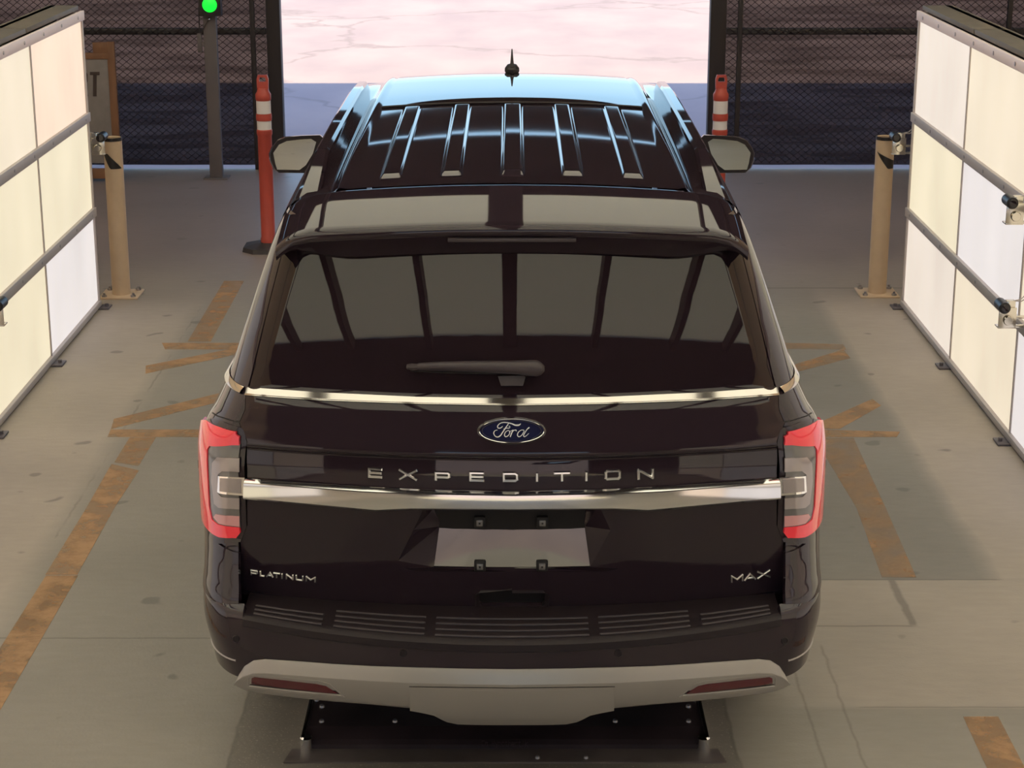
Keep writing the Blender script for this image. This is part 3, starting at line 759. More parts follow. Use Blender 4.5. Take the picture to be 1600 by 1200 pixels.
# body shell
def body_side(sg):
    rw, fw, ra = 2.77, 6.15, .52
    poly = list(reversed(seamq))                       # bottom to top
    s_of = lambda Y, z: 2+Y-(yq(z)+.15*Wf(z)**2+.22)
    poly = [(a+.006, c) for a, c in poly]
    poly = poly[:-1]+[(poly[-1][0], 1.935)]
    top = [(1.5, 1.935), (2.0, 1.935), (s_of(9.3, 1.93), 1.93), (s_of(9.75, 1.86), 1.86), (s_of(10.55, 1.36), 1.36), (s_of(11.5, 1.26), 1.26), (s_of(11.75, 1.1), 1.1), (s_of(11.75, .42), .42)]
    bot = [(fw+ra*math.cos(R(a)), .44+ra*math.sin(R(a))) for a in range(0, 181, 12)]+[(rw+ra*math.cos(R(a)), .44+ra*math.sin(R(a))) for a in range(0, 181, 12)]
    bot += [(2.0, .42), (1.0, .42), (poly[0][0], .42)]
    poly = poly+top+bot
    return patch('body_side' if 0 else 'quarter_panel', pm(poly[::-1], sg), M['paint'], CAR, SQ, 0, .02, .09, zcell=.04)
both(body_side)
# inner dark liner closing the gaps behind the tailgate
bm = NB(); g = []
for z in [.36+.08*k for k in range(20)]:
    g.append([bm.verts.new(ST(s/10*1.02, z)+Vector((0, .045, 0))-CAR.location) for s in range(-10, 11)])
for i in range(19):
    for k in range(20): bm.faces.new((g[i][k], g[i][k+1], g[i+1][k+1], g[i+1][k]))
obj('door_aperture', bm, M['gap'], CAR)

# tailgate
tg = [p for p in seam if p[1] < 1.445]
ztop = 1.405
tgr = [(a-.004, c) for a, c in seam if c < ztop-.01]
tgr = [(tgr[0][0], ztop)]+tgr
tgb = Lq([(376, 944), (470, 956), (600, 964), (800, 968)], ST)
right = tgr+tgb
outline = right[:-1]+[(-a, c) for a, c in reversed(right)][0:]
outline = [(a, c) for a, c in right]+[(-a, c) for a, c in reversed(right[:-1])]
rec_px = [(800, 790), (664, 790), (646, 828), (622, 876), (632, 888), (652, 893), (800, 893)]
rec = Lq(rec_px, ST)
hole = rec+[(-a, c) for a, c in reversed(rec[1:-1])]
han_px = [(800, 922), (752, 922), (749, 925), (749, 944), (753, 947), (800, 947)]
han = Lq(han_px, ST); hh = han+[(-a, c) for a, c in reversed(han[1:-1])]
TG = patch('tailgate', outline, M['paint'], CAR, ST, 0, .018, .05, holes=[hole, hh], zcell=.0125)
# licence plate recess
def pc(v): return v-CAR.location
zt_, zb_ = 1.052, .815
bm = NB()
outer = [ST(a, c) for a, c in hole]
inner = []
for p in outer:
    f = (p.z-zb_)/(zt_-zb_); f = max(0, min(1, f))
    hw = .262+(.225-.262)*f
    x = max(-hw, min(hw, p.x*.86)); z = zb_+(zt_-zb_)*f if p.z > .84 else zb_+.004
    inner.append(Vector((x, 5.908+.034*f, z)))
vo = [bm.verts.new(pc(p)) for p in outer]; vi = [bm.verts.new(pc(p)) for p in inner]
for i in range(len(vo)):
    j = (i+1) % len(vo); bm.faces.new((vo[i], vo[j], vi[j], vi[i]))
obj('recess_wall', bm, M['paint'], TG, smooth=False)
bm = NB(); nx = 24; nz = 10; g = []
for k in range(nz+1):
    f = k/nz; hw = .262+(.225-.262)*f; z = zb_+(zt_-zb_)*f; row = []
    for i in range(nx+1):
        u = -1+2*i/nx; row.append(bm.verts.new(pc(Vector((u*hw*1.01, 5.909+.034*f+.008*u*u, z)))))
    g.append(row)
for k in range(nz):
    for i in range(nx): bm.faces.new((g[k][i], g[k][i+1], g[k+1][i+1], g[k+1][i]))
REC = obj('plate_recess', bm, M['recess'], TG)
for (px, py) in ((749.5, 815), (847.5, 815), (750, 883), (847, 883)):
    p = onY(px, py, 5.915)
    bm = NB(); box(bm, p.x-.0195, p.x+.0195, p.y-.012, p.y+.02, p.z-.020, p.z+.020, .006)
    for v in bm.verts: v.co -= CAR.location
    bo = obj('bolt_socket', bm, M['gap'], REC)
    bm = NB(); box(bm, p.x-.011, p.x+.011, p.y-.018, p.y, p.z-.011, p.z+.011, .003)
    for v in bm.verts: v.co -= CAR.location
    obj('bolt', bm, M['greylens'], bo)
    bm = NB(); box(bm, p.x-.003, p.x+.003, p.y-.0195, p.y, p.z-.003, p.z+.003)
    for v in bm.verts: v.co -= CAR.location
    obj('bolt_hole', bm, M['gap'], bo)
# handle recess
patch('handle_recess', [(a*1.05, c) for a, c in hh], M['gap'], TG, ST, -.020, .005, .05)
hin = hh; 
strip('handle_lip', [([(a*1.14, c+(.008 if c > .74 else -.013)) for a, c in hh]+[(hh[0][0]*1.14, hh[0][1]+.008)], .0), ([(a*1.10, c+(.004 if c > .74 else -.009)) for a, c in hh]+[(hh[0][0], hh[0][1]+.004)], .005), (hh+[hh[0]], .002), (hh+[hh[0]], -.02)], M['trimblack'], TG, ST)
# bright belt moulding across the tailgate
bt = Lq(dense([(386, 605), (500, 613), (650, 620), (800, 622.5)], 5), ST); bb = Lq(dense([(385, 618), (500, 626), (650, 631.5), (800, 634)], 5), ST)
def full(l): return l+[(-a, c) for a, c in reversed(l[:-1])]
bt, bb = full(bt), full(bb)
strip('belt_moulding', [(bt, -.006), (bt, .001), (lerp_lines(bt, bb, .78), .0085), (lerp_lines(bt, bb, .84), .0085), (lerp_lines(bt, bb, .88), .006), (lerp_lines(bt, bb, .92), .009), (bb, .009), (bb, -.006)], M['moulding'], TG, ST, sharp=12)
# wide satin bar
ct = full(Lq(dense([(385, 746.5), (470, 752), (567, 759), (680, 764), (800, 766.5)], 5), ST))
cbm = full(Lq(dense([(385, 776), (480, 785), (590, 795.5), (640, 792.5), (680, 792.5), (800, 793.5)], 4), ST))
n1 = len(ct); n2 = len(cbm)
def resample(line, n):
    xs = [a for a, c in line]; out = []
    for i in range(n):
        a = xs[0]+(xs[-1]-xs[0])*i/(n-1)
        k = 0
        while k < len(line)-2 and not (line[k][0] >= a >= line[k+1][0] or line[k][0] <= a <= line[k+1][0]): k += 1
        d = line[k+1][0]-line[k][0]; f = (a-line[k][0])/d if abs(d) > 1e-9 else 0
        out.append((a, line[k][1]+(line[k+1][1]-line[k][1])*f))
    return out
ct = resample(ct, 81); cbm = resample(cbm, 81)
strip('wide_bar', [(ct, -.01), (ct, .008), (lerp_lines(ct, cbm, .05), .014), (lerp_lines(ct, cbm, .14), .0235), (lerp_lines(ct, cbm, .18), .0245), (lerp_lines(ct, cbm, .5), .0275), (lerp_lines(ct, cbm, .86), .0295), (lerp_lines(ct, cbm, .95), .026), (cbm, .008), (cbm, -.01)], M['satin'], TG, ST, sharp=11)
# lettering
def stroke_letters(word, cells, w, S, name, m, parent, offs, slant=0):
    for ch, (x0, x1, y0, y1, dy) in zip(word, cells):
        bm = NB()
        for st in GL[ch]:
            pts = [(x0+w/2+q[0]*(x1-x0-w), y1-w*.4-q[1]*(y1-y0-w*.8)+dy*(x0+q[0]*(x1-x0)-(x0+x1)/2)) for q in st]
            for a_, c_ in zip(pts[:-1], pts[1:]):
                wv = w
                qd = quad_of(a_, c_, wv, .42)
                lo = []; hi = []; mi = []
                cx = sum(p[0] for p in qd)/4; cy = sum(p[1] for p in qd)/4
                for px, py in qd:
                    s, z = locate(S, px, py); P0 = S(s, z); n_ = nrm(S, s, z)
                    lo.append(bm.verts.new(pc(P0+n_*(-.002)))); mi.append(bm.verts.new(pc(P0+n_*offs*.6)))
                iq = quad_of(a_, c_, wv*.55, .25)
                for px, py in iq:
                    s, z = locate(S, px, py); hi.append(bm.verts.new(pc(S(s, z)+nrm(S, s, z)*offs)))
                bm.faces.new(hi)
                for k in range(4):
                    j = (k+1) % 4; bm.faces.new((lo[k], lo[j], mi[j], mi[k])); bm.faces.new((mi[k], mi[j], hi[j], hi[k]))
        obj(name, bm, m, parent, smooth=False)
xs = [(575, 598), (622.5, 653), (679, 704), (733, 757), (785, 810), (833, 845), (864.5, 891.5), (910, 922), (944.6, 970), (995.5, 1021.6)]
ys = [(731, 746.5), (733, 750), (737, 751), (737, 752), (738, 752.5), (738, 752.5), (737, 752), (736.5, 751.5), (734, 749.5), (732, 748.5)]
stroke_letters('EXPEDITION', [(a[0], a[1], c[0], c[1], d) for a, c, d in zip(xs, ys, (.05, .04, .03, .02, 0, 0, -.02, -.03, -.04, -.05))], 4.4, ST, 'chrome_letter', M['letter'], TG, .008)
xw = [(391.5, 403), (406, 414), (416.5, 427.5), (427, 438), (437, 445), (447, 459), (462, 474.5), (478, 493.5)]
stroke_letters('PLATINUM', [(a, c, 890.5+(a-391.5)*.115, 898.5+(a-391.5)*.115, .11) for a, c in xw], 2.1, ST, 'chrome_letter', M['script'], TG, .005)
stroke_letters('MAX', [(1142, 1161, 898, 908.5, -.12), (1162.5, 1181, 895.5, 906, -.12), (1182.5, 1204, 891, 903, -.12)], 2.2, ST, 'chrome_letter', M['script'], TG, .005)
# oval emblem
def oval(rx, ry, cx=799.5, cy=673.5, n=56): return [locate(ST, cx+rx*math.cos(2*math.pi*k/n), cy+ry*math.sin(2*math.pi*k/n)) for k in range(n)]
EM = patch('oval_badge', oval(50, 18.5)[::-1], M['blue'], TG, ST, .010, .012, .04)
strip('badge_rim', [(oval(54.8, 22.3), -.002), (oval(54.5, 22), .002), (oval(50.6, 18.9), .0145), (oval(49.6, 18.1), .014), (oval(49, 17.6), .009)], M['chrome'], EM, ST, closed=True, sharp=50)
strip('badge_inner_ring', [(oval(46.6, 16.9), .009), (oval(46.3, 16.6), .0125), (oval(45.6, 16.1), .0125), (oval(45.2, 15.8), .009)], M['chrome'], EM, ST, closed=True)
def spl(pts, n=5):
    out = []
    P = [pts[0]]+pts+[pts[-1]]
    for i in range(1, len(P)-2):
        for k in range(n):
            t = k/n; r = []
            for d in (0, 1):
                a, b_, c_, e = P[i-1][d], P[i][d], P[i+1][d], P[i+2][d]
                r.append(.5*((2*b_)+(-a+c_)*t+(2*a-5*b_+4*c_-e)*t*t+(-a+3*b_-3*c_+e)*t**3))
            out.append(tuple(r))
    return out+[pts[-1]]
sc_ = 1600/130.0
def em(p): return (735+p[0]/sc_, 640+p[1]/sc_)
script = [
 ([(968, 272), (930, 300), (860, 300), (800, 275), (720, 255), (630, 250), (560, 275), (525, 320), (535, 355), (580, 355), (620, 325)], [.7, 2.2, 2.0, 1.6, 1.3, 1.1, 1.2, 1.3, 1.4, 1.2, .8]),
 ([(735, 270), (700, 320), (660, 380), (620, 440), (580, 500), (530, 530), (480, 515), (450, 460), (470, 410), (520, 395)], [1.1, 1.4, 1.6, 1.6, 1.5, 1.3, 1.1, 1.2, .9, .7]),
 ([(640, 375), (700, 360), (750, 355), (760, 325), (735, 320)], [.8, 1.0, 1.0, .8, .6]),
 ([(730, 400), (680, 430), (655, 490), (680, 525), (730, 500), (760, 440), (735, 400)], [.9, 1.1, 1.3, 1.2, 1.2, 1.1, .8]),
 ([(745, 440), (775, 415), (815, 398)], [.7, .8, .9]),
 ([(822, 392), (800, 440), (780, 490), (766, 528)], [1.3, 1.5, 1.5, 1.3]),
 ([(782, 485), (808, 430), (845, 398), (876, 396), (880, 416)], [.7, .9, 1.1, 1.4, 1.2]),
 ([(1030, 400), (980, 395), (920, 440), (905, 500), (940, 525), (990, 490), (1035, 410)], [1.0, .9, 1.2, 1.3, 1.1, 1.0, .8]),
 ([(1130, 345), (1090, 380), (1050, 440), (1020, 500), (1040, 525), (1080, 500), (1120, 460)], [1.8, 1.2, 1.2, 1.2, 1.0, .8, .6])]
bm = NB()
for pts, ws in script:
    q = spl([em(p) for p in pts], 4); wq = spl([(w_, 0) for w_ in ws], 4)
    for i in range(len(q)-1):
        d = quad_of(q[i], q[i+1], max(.7, wq[i][0])*1.05, .15); hi = []; lo = []
        for px, py in d:
            s, z = locate(ST, px, py); n_ = nrm(ST, s, z); P0 = ST(s, z)
            hi.append(bm.verts.new(pc(P0+n_*.0128))); lo.append(bm.verts.new(pc(P0+n_*.009)))
        bm.faces.new(hi)
        for k in range(4): bm.faces.new((lo[k], lo[(k+1) % 4], hi[(k+1) % 4], hi[k]))
obj('badge_script', bm, M['script'], EM, smooth=False)

# rear window
gl = Lq(dense([(451, 356), (448, 368), (420, 476), (391, 598), (390, 604)], 4), ST)
gl = [(a-.006, c) for a, c in gl]
gb = Lq(dense([(390, 606), (500, 614), (650, 621), (800, 623.5)], 3), ST)
gl = gl+[(a, c) for a, c in gb]
RW = patch('rear_window', [(a, c) for a, c in gl]+[(-a, c) for a, c in reversed(gl[:-1])], M['glass'], CAR, ST, 0.0, .012, .05, zcell=.03)
# wiper
def on(px, py, off, S=ST): s, z = locate(S, px, py); return pc(S(s, z)+nrm(S, s, z)*off)
WP = None
bm = NB(); pts = [(850, 577), (845, 577), (838, 576.5), (830, 576), (800, 575), (740, 573.5), (690, 573.3), (656, 574), (654, 574)]
hw_ = [4, 9.5, 12.5, 12.3, 10.2, 8.3, 7, 5.8, 4.5]; g = []
for (px, py), hh_ in zip(pts, hw_):
    row = []
    for k in range(12):
        a = 2*math.pi*k/12; row.append(bm.verts.new(on(px, py+hh_*math.cos(a), .036+.016*math.sin(a)*min(1, hh_/8))))
    g.append(row)
for i in range(len(g)-1):
    for k in range(12): bm.faces.new((g[i][k], g[i][(k+1) % 12], g[i+1][(k+1) % 12], g[i+1][k]))
bm.faces.new(g[0]); bm.faces.new(g[-1][::-1])
WP = obj('wiper_arm', bm, M['wiper'], RW)
bm = NB(); tube(bm, [on(638, 573.5, .02), on(646, 574, .026), on(656, 574, .03)], [.009, .012, .010], 8); obj('wiper_tip', bm, M['wiper'], WP)
bm = NB(); tube(bm, [on(642, 578, .012), on(700, 581, .012), on(820, 583, .012)], .006, 8); obj('wiper_blade', bm, M['tape'], WP)
patch('wiper_base', [locate(ST, *q) for q in [(778, 588), (818, 587), (821, 589), (817, 603), (783, 603)]], M['wiper'], WP, ST, .02, .02, .05)

# D pillar trims: black gloss strip beside the window
def quarter(sg):
    s0, za = Lq([(383, 604.5)])[0]; zb3 = Lq([(383, 617.5)])[0][1]
    ss = [s0+.01+(2.0-s0)*k/10 for k in range(11)]+[2.3, 3.0, 4.0, 5.0, 5.6]
    a = [(q, za+(.004*max(0, q-s0))) for q in ss]; c = [(q, zb3+.006*max(0, min(1, q-s0))) for q in ss]
    if sg < 0: a = [(-s, z) for s, z in a]; c = [(-s, z) for s, z in c]
    strip('belt_moulding', [(a, -.004), (a, .003), (lerp_lines(a, c, .5), .010), (lerp_lines(a, c, .85), .012), (c, .006), (c, -.004)], M['moulding'], CAR, SQ, sharp=60)
both(quarter)
# side windows
def side_glass(sg):
    s_of = lambda Y, z: 2+Y-(yq(z)+.15*Wf(z)**2+.22)
    for ya, yb2 in ((6.55, 7.75), (7.82, 8.75), (8.82, 9.75)):
        tl = ya+.22 if ya < 7 else ya; tr = yb2 if yb2 < 9.3 else yb2-.35
        poly = [(s_of(ya, 1.43), 1.43), (s_of(yb2+(.25 if yb2 > 9.3 else 0), 1.43), 1.43), (s_of(tr, 1.82), 1.82), (s_of(tl, 1.82), 1.82)]
        patch('side_window', pm(poly, sg), M['glass'], CAR, SQ, .006, .008, .1)
both(side_glass)

# tail lights
def tail_light(sg):
    base = Lq([(384, 668), (387, 690), (387, 821), (377, 846)])
    z0 = locate(SQ, 1600-340, 848)[1]; z1 = locate(SQ, 1600-340, 652)[1]
    hs = patch('tail_light', pm([base[0], base[1], base[2], base[3], (1.3, z0), (1.98, z0+.012), (2.25, z0+.03), (2.32, z0+.06), (2.32, z1-.12), (2.1, z1-.085), (1.85, z1-.045), (1.55, z1-.008), (1.35, z1)], sg) if 1 else 0, M['paint'], CAR, SQ, .008, .012, .06)
    # outlines in pixel order
    top = Lq([(377, 694), (334, 696.5), (331, 702), (332, 750), (334, 790), (338, 810), (346, 817), (377, 821.5), (378, 830), (372, 838), (348, 837.5)])
    zb2 = top[-1][1]; zt2 = locate(SQ, 1600-350, 669)[1]
    outer = [(1.35, zb2+.002), (1.75, zb2+.015), (2.10, zb2+.04), (2.20, zb2+.08), (2.20, zt2-.11), (2.10, zt2-.065), (1.85, zt2-.03), (1.62, zt2-.008)]
    end = Lq([(334, 666.5), (350, 669), (372, 673.5), (377, 681)])
    red = patch('red_lens', pm((top+outer+end[1:]), sg), M['red'], hs, SQ, .018, .012, .05, zcell=.03)
    inn = Lq([(378, 693), (333, 695.5), (330, 702), (331, 750), (333, 790), (337, 811), (346, 818), (378, 822)])
    gl_ = patch('clear_lens', pm(inn, sg), M['greylens'], hs, SQ, .014, .008, .05, zcell=.03)
    c1 = Lq([(377, 714), (345, 713), (338, 722), (337, 750), (341, 785), (347, 791), (377, 793), (377, 776), (351, 774), (346, 768), (346, 740), (352, 734), (377, 735)])
    patch('light_guide', pm(c1, sg), M['palelens'], gl_, SQ, .0175, .006, .05, zcell=.03)
    c2 = Lq([(377, 804), (343, 801), (340, 806), (347, 815.5), (377, 820)])
    patch('pink_strip', pm(c2, sg), M['pinklens'], gl_, SQ, .0165, .005, .05)
    c3 = Lq([(386, 743), (348, 741), (347, 766), (350, 768), (386, 771)])
    rv = patch('reversing_lamp', pm(c3, sg), M['chrome'], gl_, SQ, .022, .012, .05)
    c4 = Lq([(381, 745), (351, 744), (350.5, 764), (381, 767)])
    patch('reversing_lens', pm(c4, sg), M['palelens'], rv, SQ, .0245, .004, .05)
    patch('side_marker', pm([(1.86, 1.055), (2.0, 1.04), (2.16, 1.04), (2.16, 1.062), (2.0, 1.062), (1.86, 1.085)], sg), M['gap'], red, SQ, .0195, .004, .05)
both(tail_light)
# fine seam on the quarter panel above each light
def seamline(sg):
    l = Lq(dense([(383, 661), (362, 657), (340, 650), (332, 645)], 3)); l = [(sg*a, c) for a, c in l]
    strip('panel_gap', [([(a, c+.002) for a, c in l], .0012), ([(a, c-.002) for a, c in l], .0012)], M['gap'], CAR, SQ)
both(seamline)

# rear bumper
def zrow(px, py, S): return locate(S, px, py)[1]
smx_ = locate(SB, 1600-379, 970)[0]
bl = [(-2.35, .42), (-1.6, .40), (-1.0, .40), (1.0, .40), (1.6, .40), (2.35, .42), (2.35, .672), (smx_, .672), (smx_, .630), (-smx_, .630), (-smx_, .672), (-2.35, .672)]
BP = patch('rear_bumper', bl, M['paint'], CAR, SB, .0, .03, .06, zcell=.02)
def corner(sg):
    sm = [p for p in seamq if p[1] < .853]
    poly = [(sm[-1][0]+.003, .655)]+[(a+.003, c) for a, c in reversed(sm[:-1])]+[(1.3, .845), (1.98, .853), (2.3, .87), (2.35, .665)]
    patch('bumper_corner', pm(poly[::-1], sg), M['paint'], BP, SQ, .007, .02, .05, zcell=.03)
    # silver strip painted in for the grey reflection along the corner crease
    zz = locate(SB, 1600-371, 1033)[1]
    l1 = [(sg*(1.05+.1*q), zz+.004-.0012*q) for q in range(12)]; l2 = [(a, c-.008) for a, c in l1]
    strip('corner_crease', [(l1, .0), (lerp_lines(l1, l2, .5), .0035), (l2, .0)], M['silver'], BP, SB)
both(corner)
# step pad with raised ribs
bm = NB(); g = []
smx = locate(SB, 1600-379, 970)[0]
ns = 48
prof_ = []
for i in range(ns+1):
    s = -smx+2*smx*i/ns; A = SB(s, .636); x = A.x
    row = [SB(s, .608)+Vector((0, -.001, 0)), SB(s, .611)+Vector((0, -.006, 0)), SB(s, .634)+Vector((0, -.006, 0)), Vector((x, A.y+.006, .644)), Vector((x, A.y+.03, .648)), Vector((x*.995, 5.965+.15*x*x, .662)), Vector((x*.995, 5.985+.15*x*x, .662))]
    g.append([bm.verts.new(pc(p)) for p in row])
for i in range(ns):
    for k in range(6): bm.faces.new((g[i][k], g[i+1][k], g[i+1][k+1], g[i][k+1]))
SP = obj('step_pad', bm, M['trimblack'], BP)
def pad_pt(x, f):
    s = x/(Wf(.655)-.13); A = SB(s, .636); y0 = A.y+.020; y1 = 5.955+.15*x*x
    return Vector((x, y0+(y1-y0)*f, .6475+.014*f))
segs = [(-.86, -.625), (-.585, -.285), (-.25, .25), (.285, .585), (.625, .86)]
for (xa, xb_) in segs:
    for f in (.02, .20, .38, .56):
        bm = NB(); n = 12
        if abs(xa) > .8 or abs(xb_) > .8:
            if f > .5: continue
        tube(bm, [pc(pad_pt(xa+(xb_-xa)*i/n, f)+Vector((0, 0, .002))) for i in range(n+1)], .0045, 8)
        obj('grip_rib', bm, M['rib'], SP)
# silver valance
vt = full(Lq(dense([(372, 1062), (375, 1052), (383, 1040), (397, 1031), (415, 1029), (460, 1032), (520, 1036.5), (580, 1040), (640, 1042), (720, 1044), (800, 1045)], 2), SB))
vb_ = full(Lq(dense([(374, 1064), (378, 1069), (388, 1074), (405, 1079), (430, 1083), (470, 1088), (520, 1093), (580, 1098), (645, 1104), (720, 1106), (800, 1107)], 2), SB))
rowsV = []
for t_, o_ in ((0, .002), (0, .005), (.05, .010), (.14, .0165), (.27, .0255), (.30, .0262), (.55, .0250), (.80, .0225), (.90, .019), (1, .008), (1, -.01)):
    rowsV.append((lerp_lines(vt, vb_, t_), o_))
VL = strip('silver_valance', rowsV, M['silver'], BP, SB, sharp=14)
hc = full(Lq([(643, 1066), (643, 1101), (660, 1104), (680, 1108), (700, 1117), (716, 1120.5), (800, 1121.5)], SB))
hct = Lq([(643, 1066), (800, 1068)], SB)
hpoly = hc[:]
HC = patch('hitch_cover', hpoly, M['silver'], VL, SB, .027, .03, .05, zcell=.02)
gl1 = full(Lq(dense([(642, 1066), (720, 1067), (800, 1068)], 6), SB))
strip('hitch_cover_gap', [([(a, c+.0030) for a, c in gl1], .020), ([(a, c+.0026) for a, c in gl1], .0262), ([(a, c-.0002) for a, c in gl1], .0262)], M['gap'], VL, SB)
def refl(sg):
    rp = Lq([(396, 1052), (400, 1049.5), (450, 1054), (500, 1059), (517, 1063), (536, 1077), (470, 1071), (396, 1062.5)], SB)
    fr_ = Lq([(391, 1052), (397, 1046), (450, 1050), (504, 1055.5), (522, 1061), (545, 1082.5), (470, 1077), (391, 1067.5)], SB)
    if sg < 0: rp = [(-a, c) for a, c in rp]; fr_ = [(-a, c) for a, c in fr_]
    strip('reflector_frame', [(fr_, .015), (lerp_lines(fr_, rp, .3), .027), (lerp_lines(fr_, rp, .75), .027), (rp, .02), (rp, .010)], M['silver'], VL, SB, closed=True)
    rr_ = rp if sg < 0 else rp[::-1]
    bk = patch('reflector_pocket', pm([(a*sg, c) for a, c in (rp if True else rp)], sg), M['gap'], VL, SB, .0245, .01, .05)
    cx = sum(a for a, c in rp)/8; cz = sum(c for a, c in rp)/8
    inn = [(cx+(a-cx)*.94, cz+(c-cz)*.72) for a, c in rp]
    patch('red_reflector', pm([(a*sg, c) for a, c in inn], sg), M['darkred'], bk, SB, .0275, .006, .05)
both(refl)
for px, py in ((369, 998), (630, 1021), (966, 1021), (1226, 1001)):
    n = 16; 
    ring = lambda r: [locate(SB, px+r*math.cos(2*math.pi*k/n), py+r*math.sin(2*math.pi*k/n)) for k in range(n)]
    strip('parking_sensor', [(ring(6), .0005), (ring(5.2), .003), (ring(4.2), .003), (ring(3.8), .001), (ring(.5), .0015)], M['trimblack'], BP, SB, closed=True)

# ---- roof
zc = pchip([(6.30, 2.004), (6.42, 2.012), (6.7, 2.022), (7.3, 2.031), (8.2, 2.034), (8.9, 2.022), (9.4, 1.992), (9.75, 1.925)])
xd = [(0, 0), (.15, .0015), (.3, .006), (.45, .0135), (.56, .021), (.572, .0175), (.583, .0165), (.594, .0215), (.60, .028), (.615, .044), (.63, .046), (.66, .047), (.70, .050), (.735, .062), (.76, .082), (.775, .108), (.785, .14)]
RIBS = [(-.368, -.292), (-.196, -.130), (-.035, .035), (.130, .196), (.292, .368)]
RIBS = []
for (t0, t1, b0, b1) in ((625, 655, 597, 632), (705, 735, 690, 725), (784.5, 817.5, 782, 819), (865, 895, 875, 910), (945, 975, 968, 1003)):
    pa, pb = onZ(t0, 170, 2.03), onZ(t1, 170, 2.03); pcx, pd = onZ(b0, 284, 1.995), onZ(b1, 284, 1.995)
    RIBS.append(((pa.x+pcx.x)/2, (pb.x+pd.x)/2))
def zroof(x, y):
    ax = abs(x); d = 0
    for (a, c), (a2, c2) in zip(xd[:-1], xd[1:]):
        if a <= ax <= a2: d = c+(c2-c)*(ax-a)/(a2-a)
    if ax > xd[-1][0]: d = xd[-1][1]
    return zc(y)-d
dsm = pchip([(0, 0), (.15, .0015), (.3, .006), (.45, .0135), (.6, .024), (.8, .05)])
RY0 = 6.40
def ribh(x, y):
    """raised ribs pressed into the roof"""
    h = 0
    for a, c in RIBS:
        e = min(x-a, c-x, (y-6.50)*.2, 8.04-y)
        if e > 0: t = min(1, e/.014); h = max(h, .011*t*t*(3-2*t))
    return h
xsr = set([k*.03 for k in range(-18, 19)])
for a, c in xd: xsr.add(a); xsr.add(-a)
for a, c in RIBS:
    for v in (0, .0035, .007, .0105, .014, .017, -.003): xsr.add(a+v); xsr.add(c-v)
xsr = sorted(xsr); ys_r = set([RY0+k*.06 for k in range(57)]); ysr = sorted([y for y in ys_r if y < 9.72]+[9.75]+[6.50+q for q in (-.003, 0, .0175, .035, .0525, .07, .075)]+[8.04-q for q in (-.003, 0, .0035, .007, .0105, .014, .018)])
bm = NB(); g = []
for y in ysr:
    wsc = 1.0
    g.append([bm.verts.new(pc(Vector((x*wsc, y, (zroof(x, y) if abs(x) > .56 else zc(y)-dsm(abs(x)))+ribh(x, y))))) for x in xsr])
for i in range(len(g)-1):
    for k in range(len(xsr)-1): bm.faces.new((g[i][k], g[i][k+1], g[i+1][k+1], g[i+1][k]))
obj('roof', bm, M['paint'], CAR, sharp=60)
# glass roof panels
def roofpatch(name, x0, x1, y0, y1, m, h, rad=.03, taper=0.0, parent=CAR):
    bm = NB(); nx, ny = 24, 24; g = []
    for j in range(ny+1):
        y = y0+(y1-y0)*j/ny; row = []
        for i in range(nx+1):
            u = i/nx; x = x0+(x1-x0)*u; x *= 1-taper*j/ny
            row.append(bm.verts.new(pc(Vector((x, y, zc(y)-dsm(abs(x))+h-(.0019*(max(0, 8.42-y)/.32)**2*max(0, 1-(2*u-1)**2)))))))
        g.append(row)
    for j in range(ny):
        for i in range(nx): bm.faces.new((g[j][i], g[j][i+1], g[j+1][i+1], g[j+1][i]))
    top = bm.faces[:]
    ext = bmesh.ops.extrude_face_region(bm, geom=top)
    for v in [e for e in ext['geom'] if isinstance(e, bmesh.types.BMVert)]: v.co.z -= .006+h
    return obj(name, bm, m, parent)
SR = roofpatch('sunroof', -.545, .545, 8.10, 9.04, M['glass'], .006)
roofpatch('sunroof_front_glass', -.545, .545, 9.055, 9.50, M['glass'], .005)
bm = NB(); tube(bm, [pc(Vector((x, 8.095, zc(8.1)-dsm(abs(x))+.005))) for x in [k*.05-.55 for k in range(23)]], .0055, 8); obj('sunroof_seal', bm, M['trimblack'], SR)
# antenna
bm = NB(); lathe(bm, [(.001, .0), (.028, .010), (.036, .025), (.035, .04), (.024, .055), (.004, .062)], (0, 0, 0), 18)
for v in bm.verts: v.co.y *= 2.2
Ya = 9.42; za = zc(Ya)
bmv = [v for v in bm.verts]
for v in bmv: v.co += pc(Vector((0, Ya, za-.012)))
prism(bm, [pc(Vector((-.007, Ya-.05, za+.035))), pc(Vector((.007, Ya-.05, za+.035))), pc(Vector((.009, Ya+.06, za+.02))), pc(Vector((-.009, Ya+.06, za+.02)))], (0, 0, 0.0)) if 0 else None
vs = [bm.verts.new(pc(Vector(p))) for p in [(-.010, Ya-.06, za+.04), (.010, Ya-.06, za+.04), (.010, Ya+.05, za+.03), (-.010, Ya+.05, za+.03), (-.0025, Ya+.02, za+.118), (.0025, Ya+.02, za+.118), (.0025, Ya+.045, za+.115), (-.0025, Ya+.045, za+.115)]]
for f in ((0, 1, 5, 4), (1, 2, 6, 5), (2, 3, 7, 6), (3, 0, 4, 7), (4, 5, 6, 7)): bm.faces.new([vs[i] for i in f])
obj('shark_fin_antenna', bm, M['trimblack'], CAR)
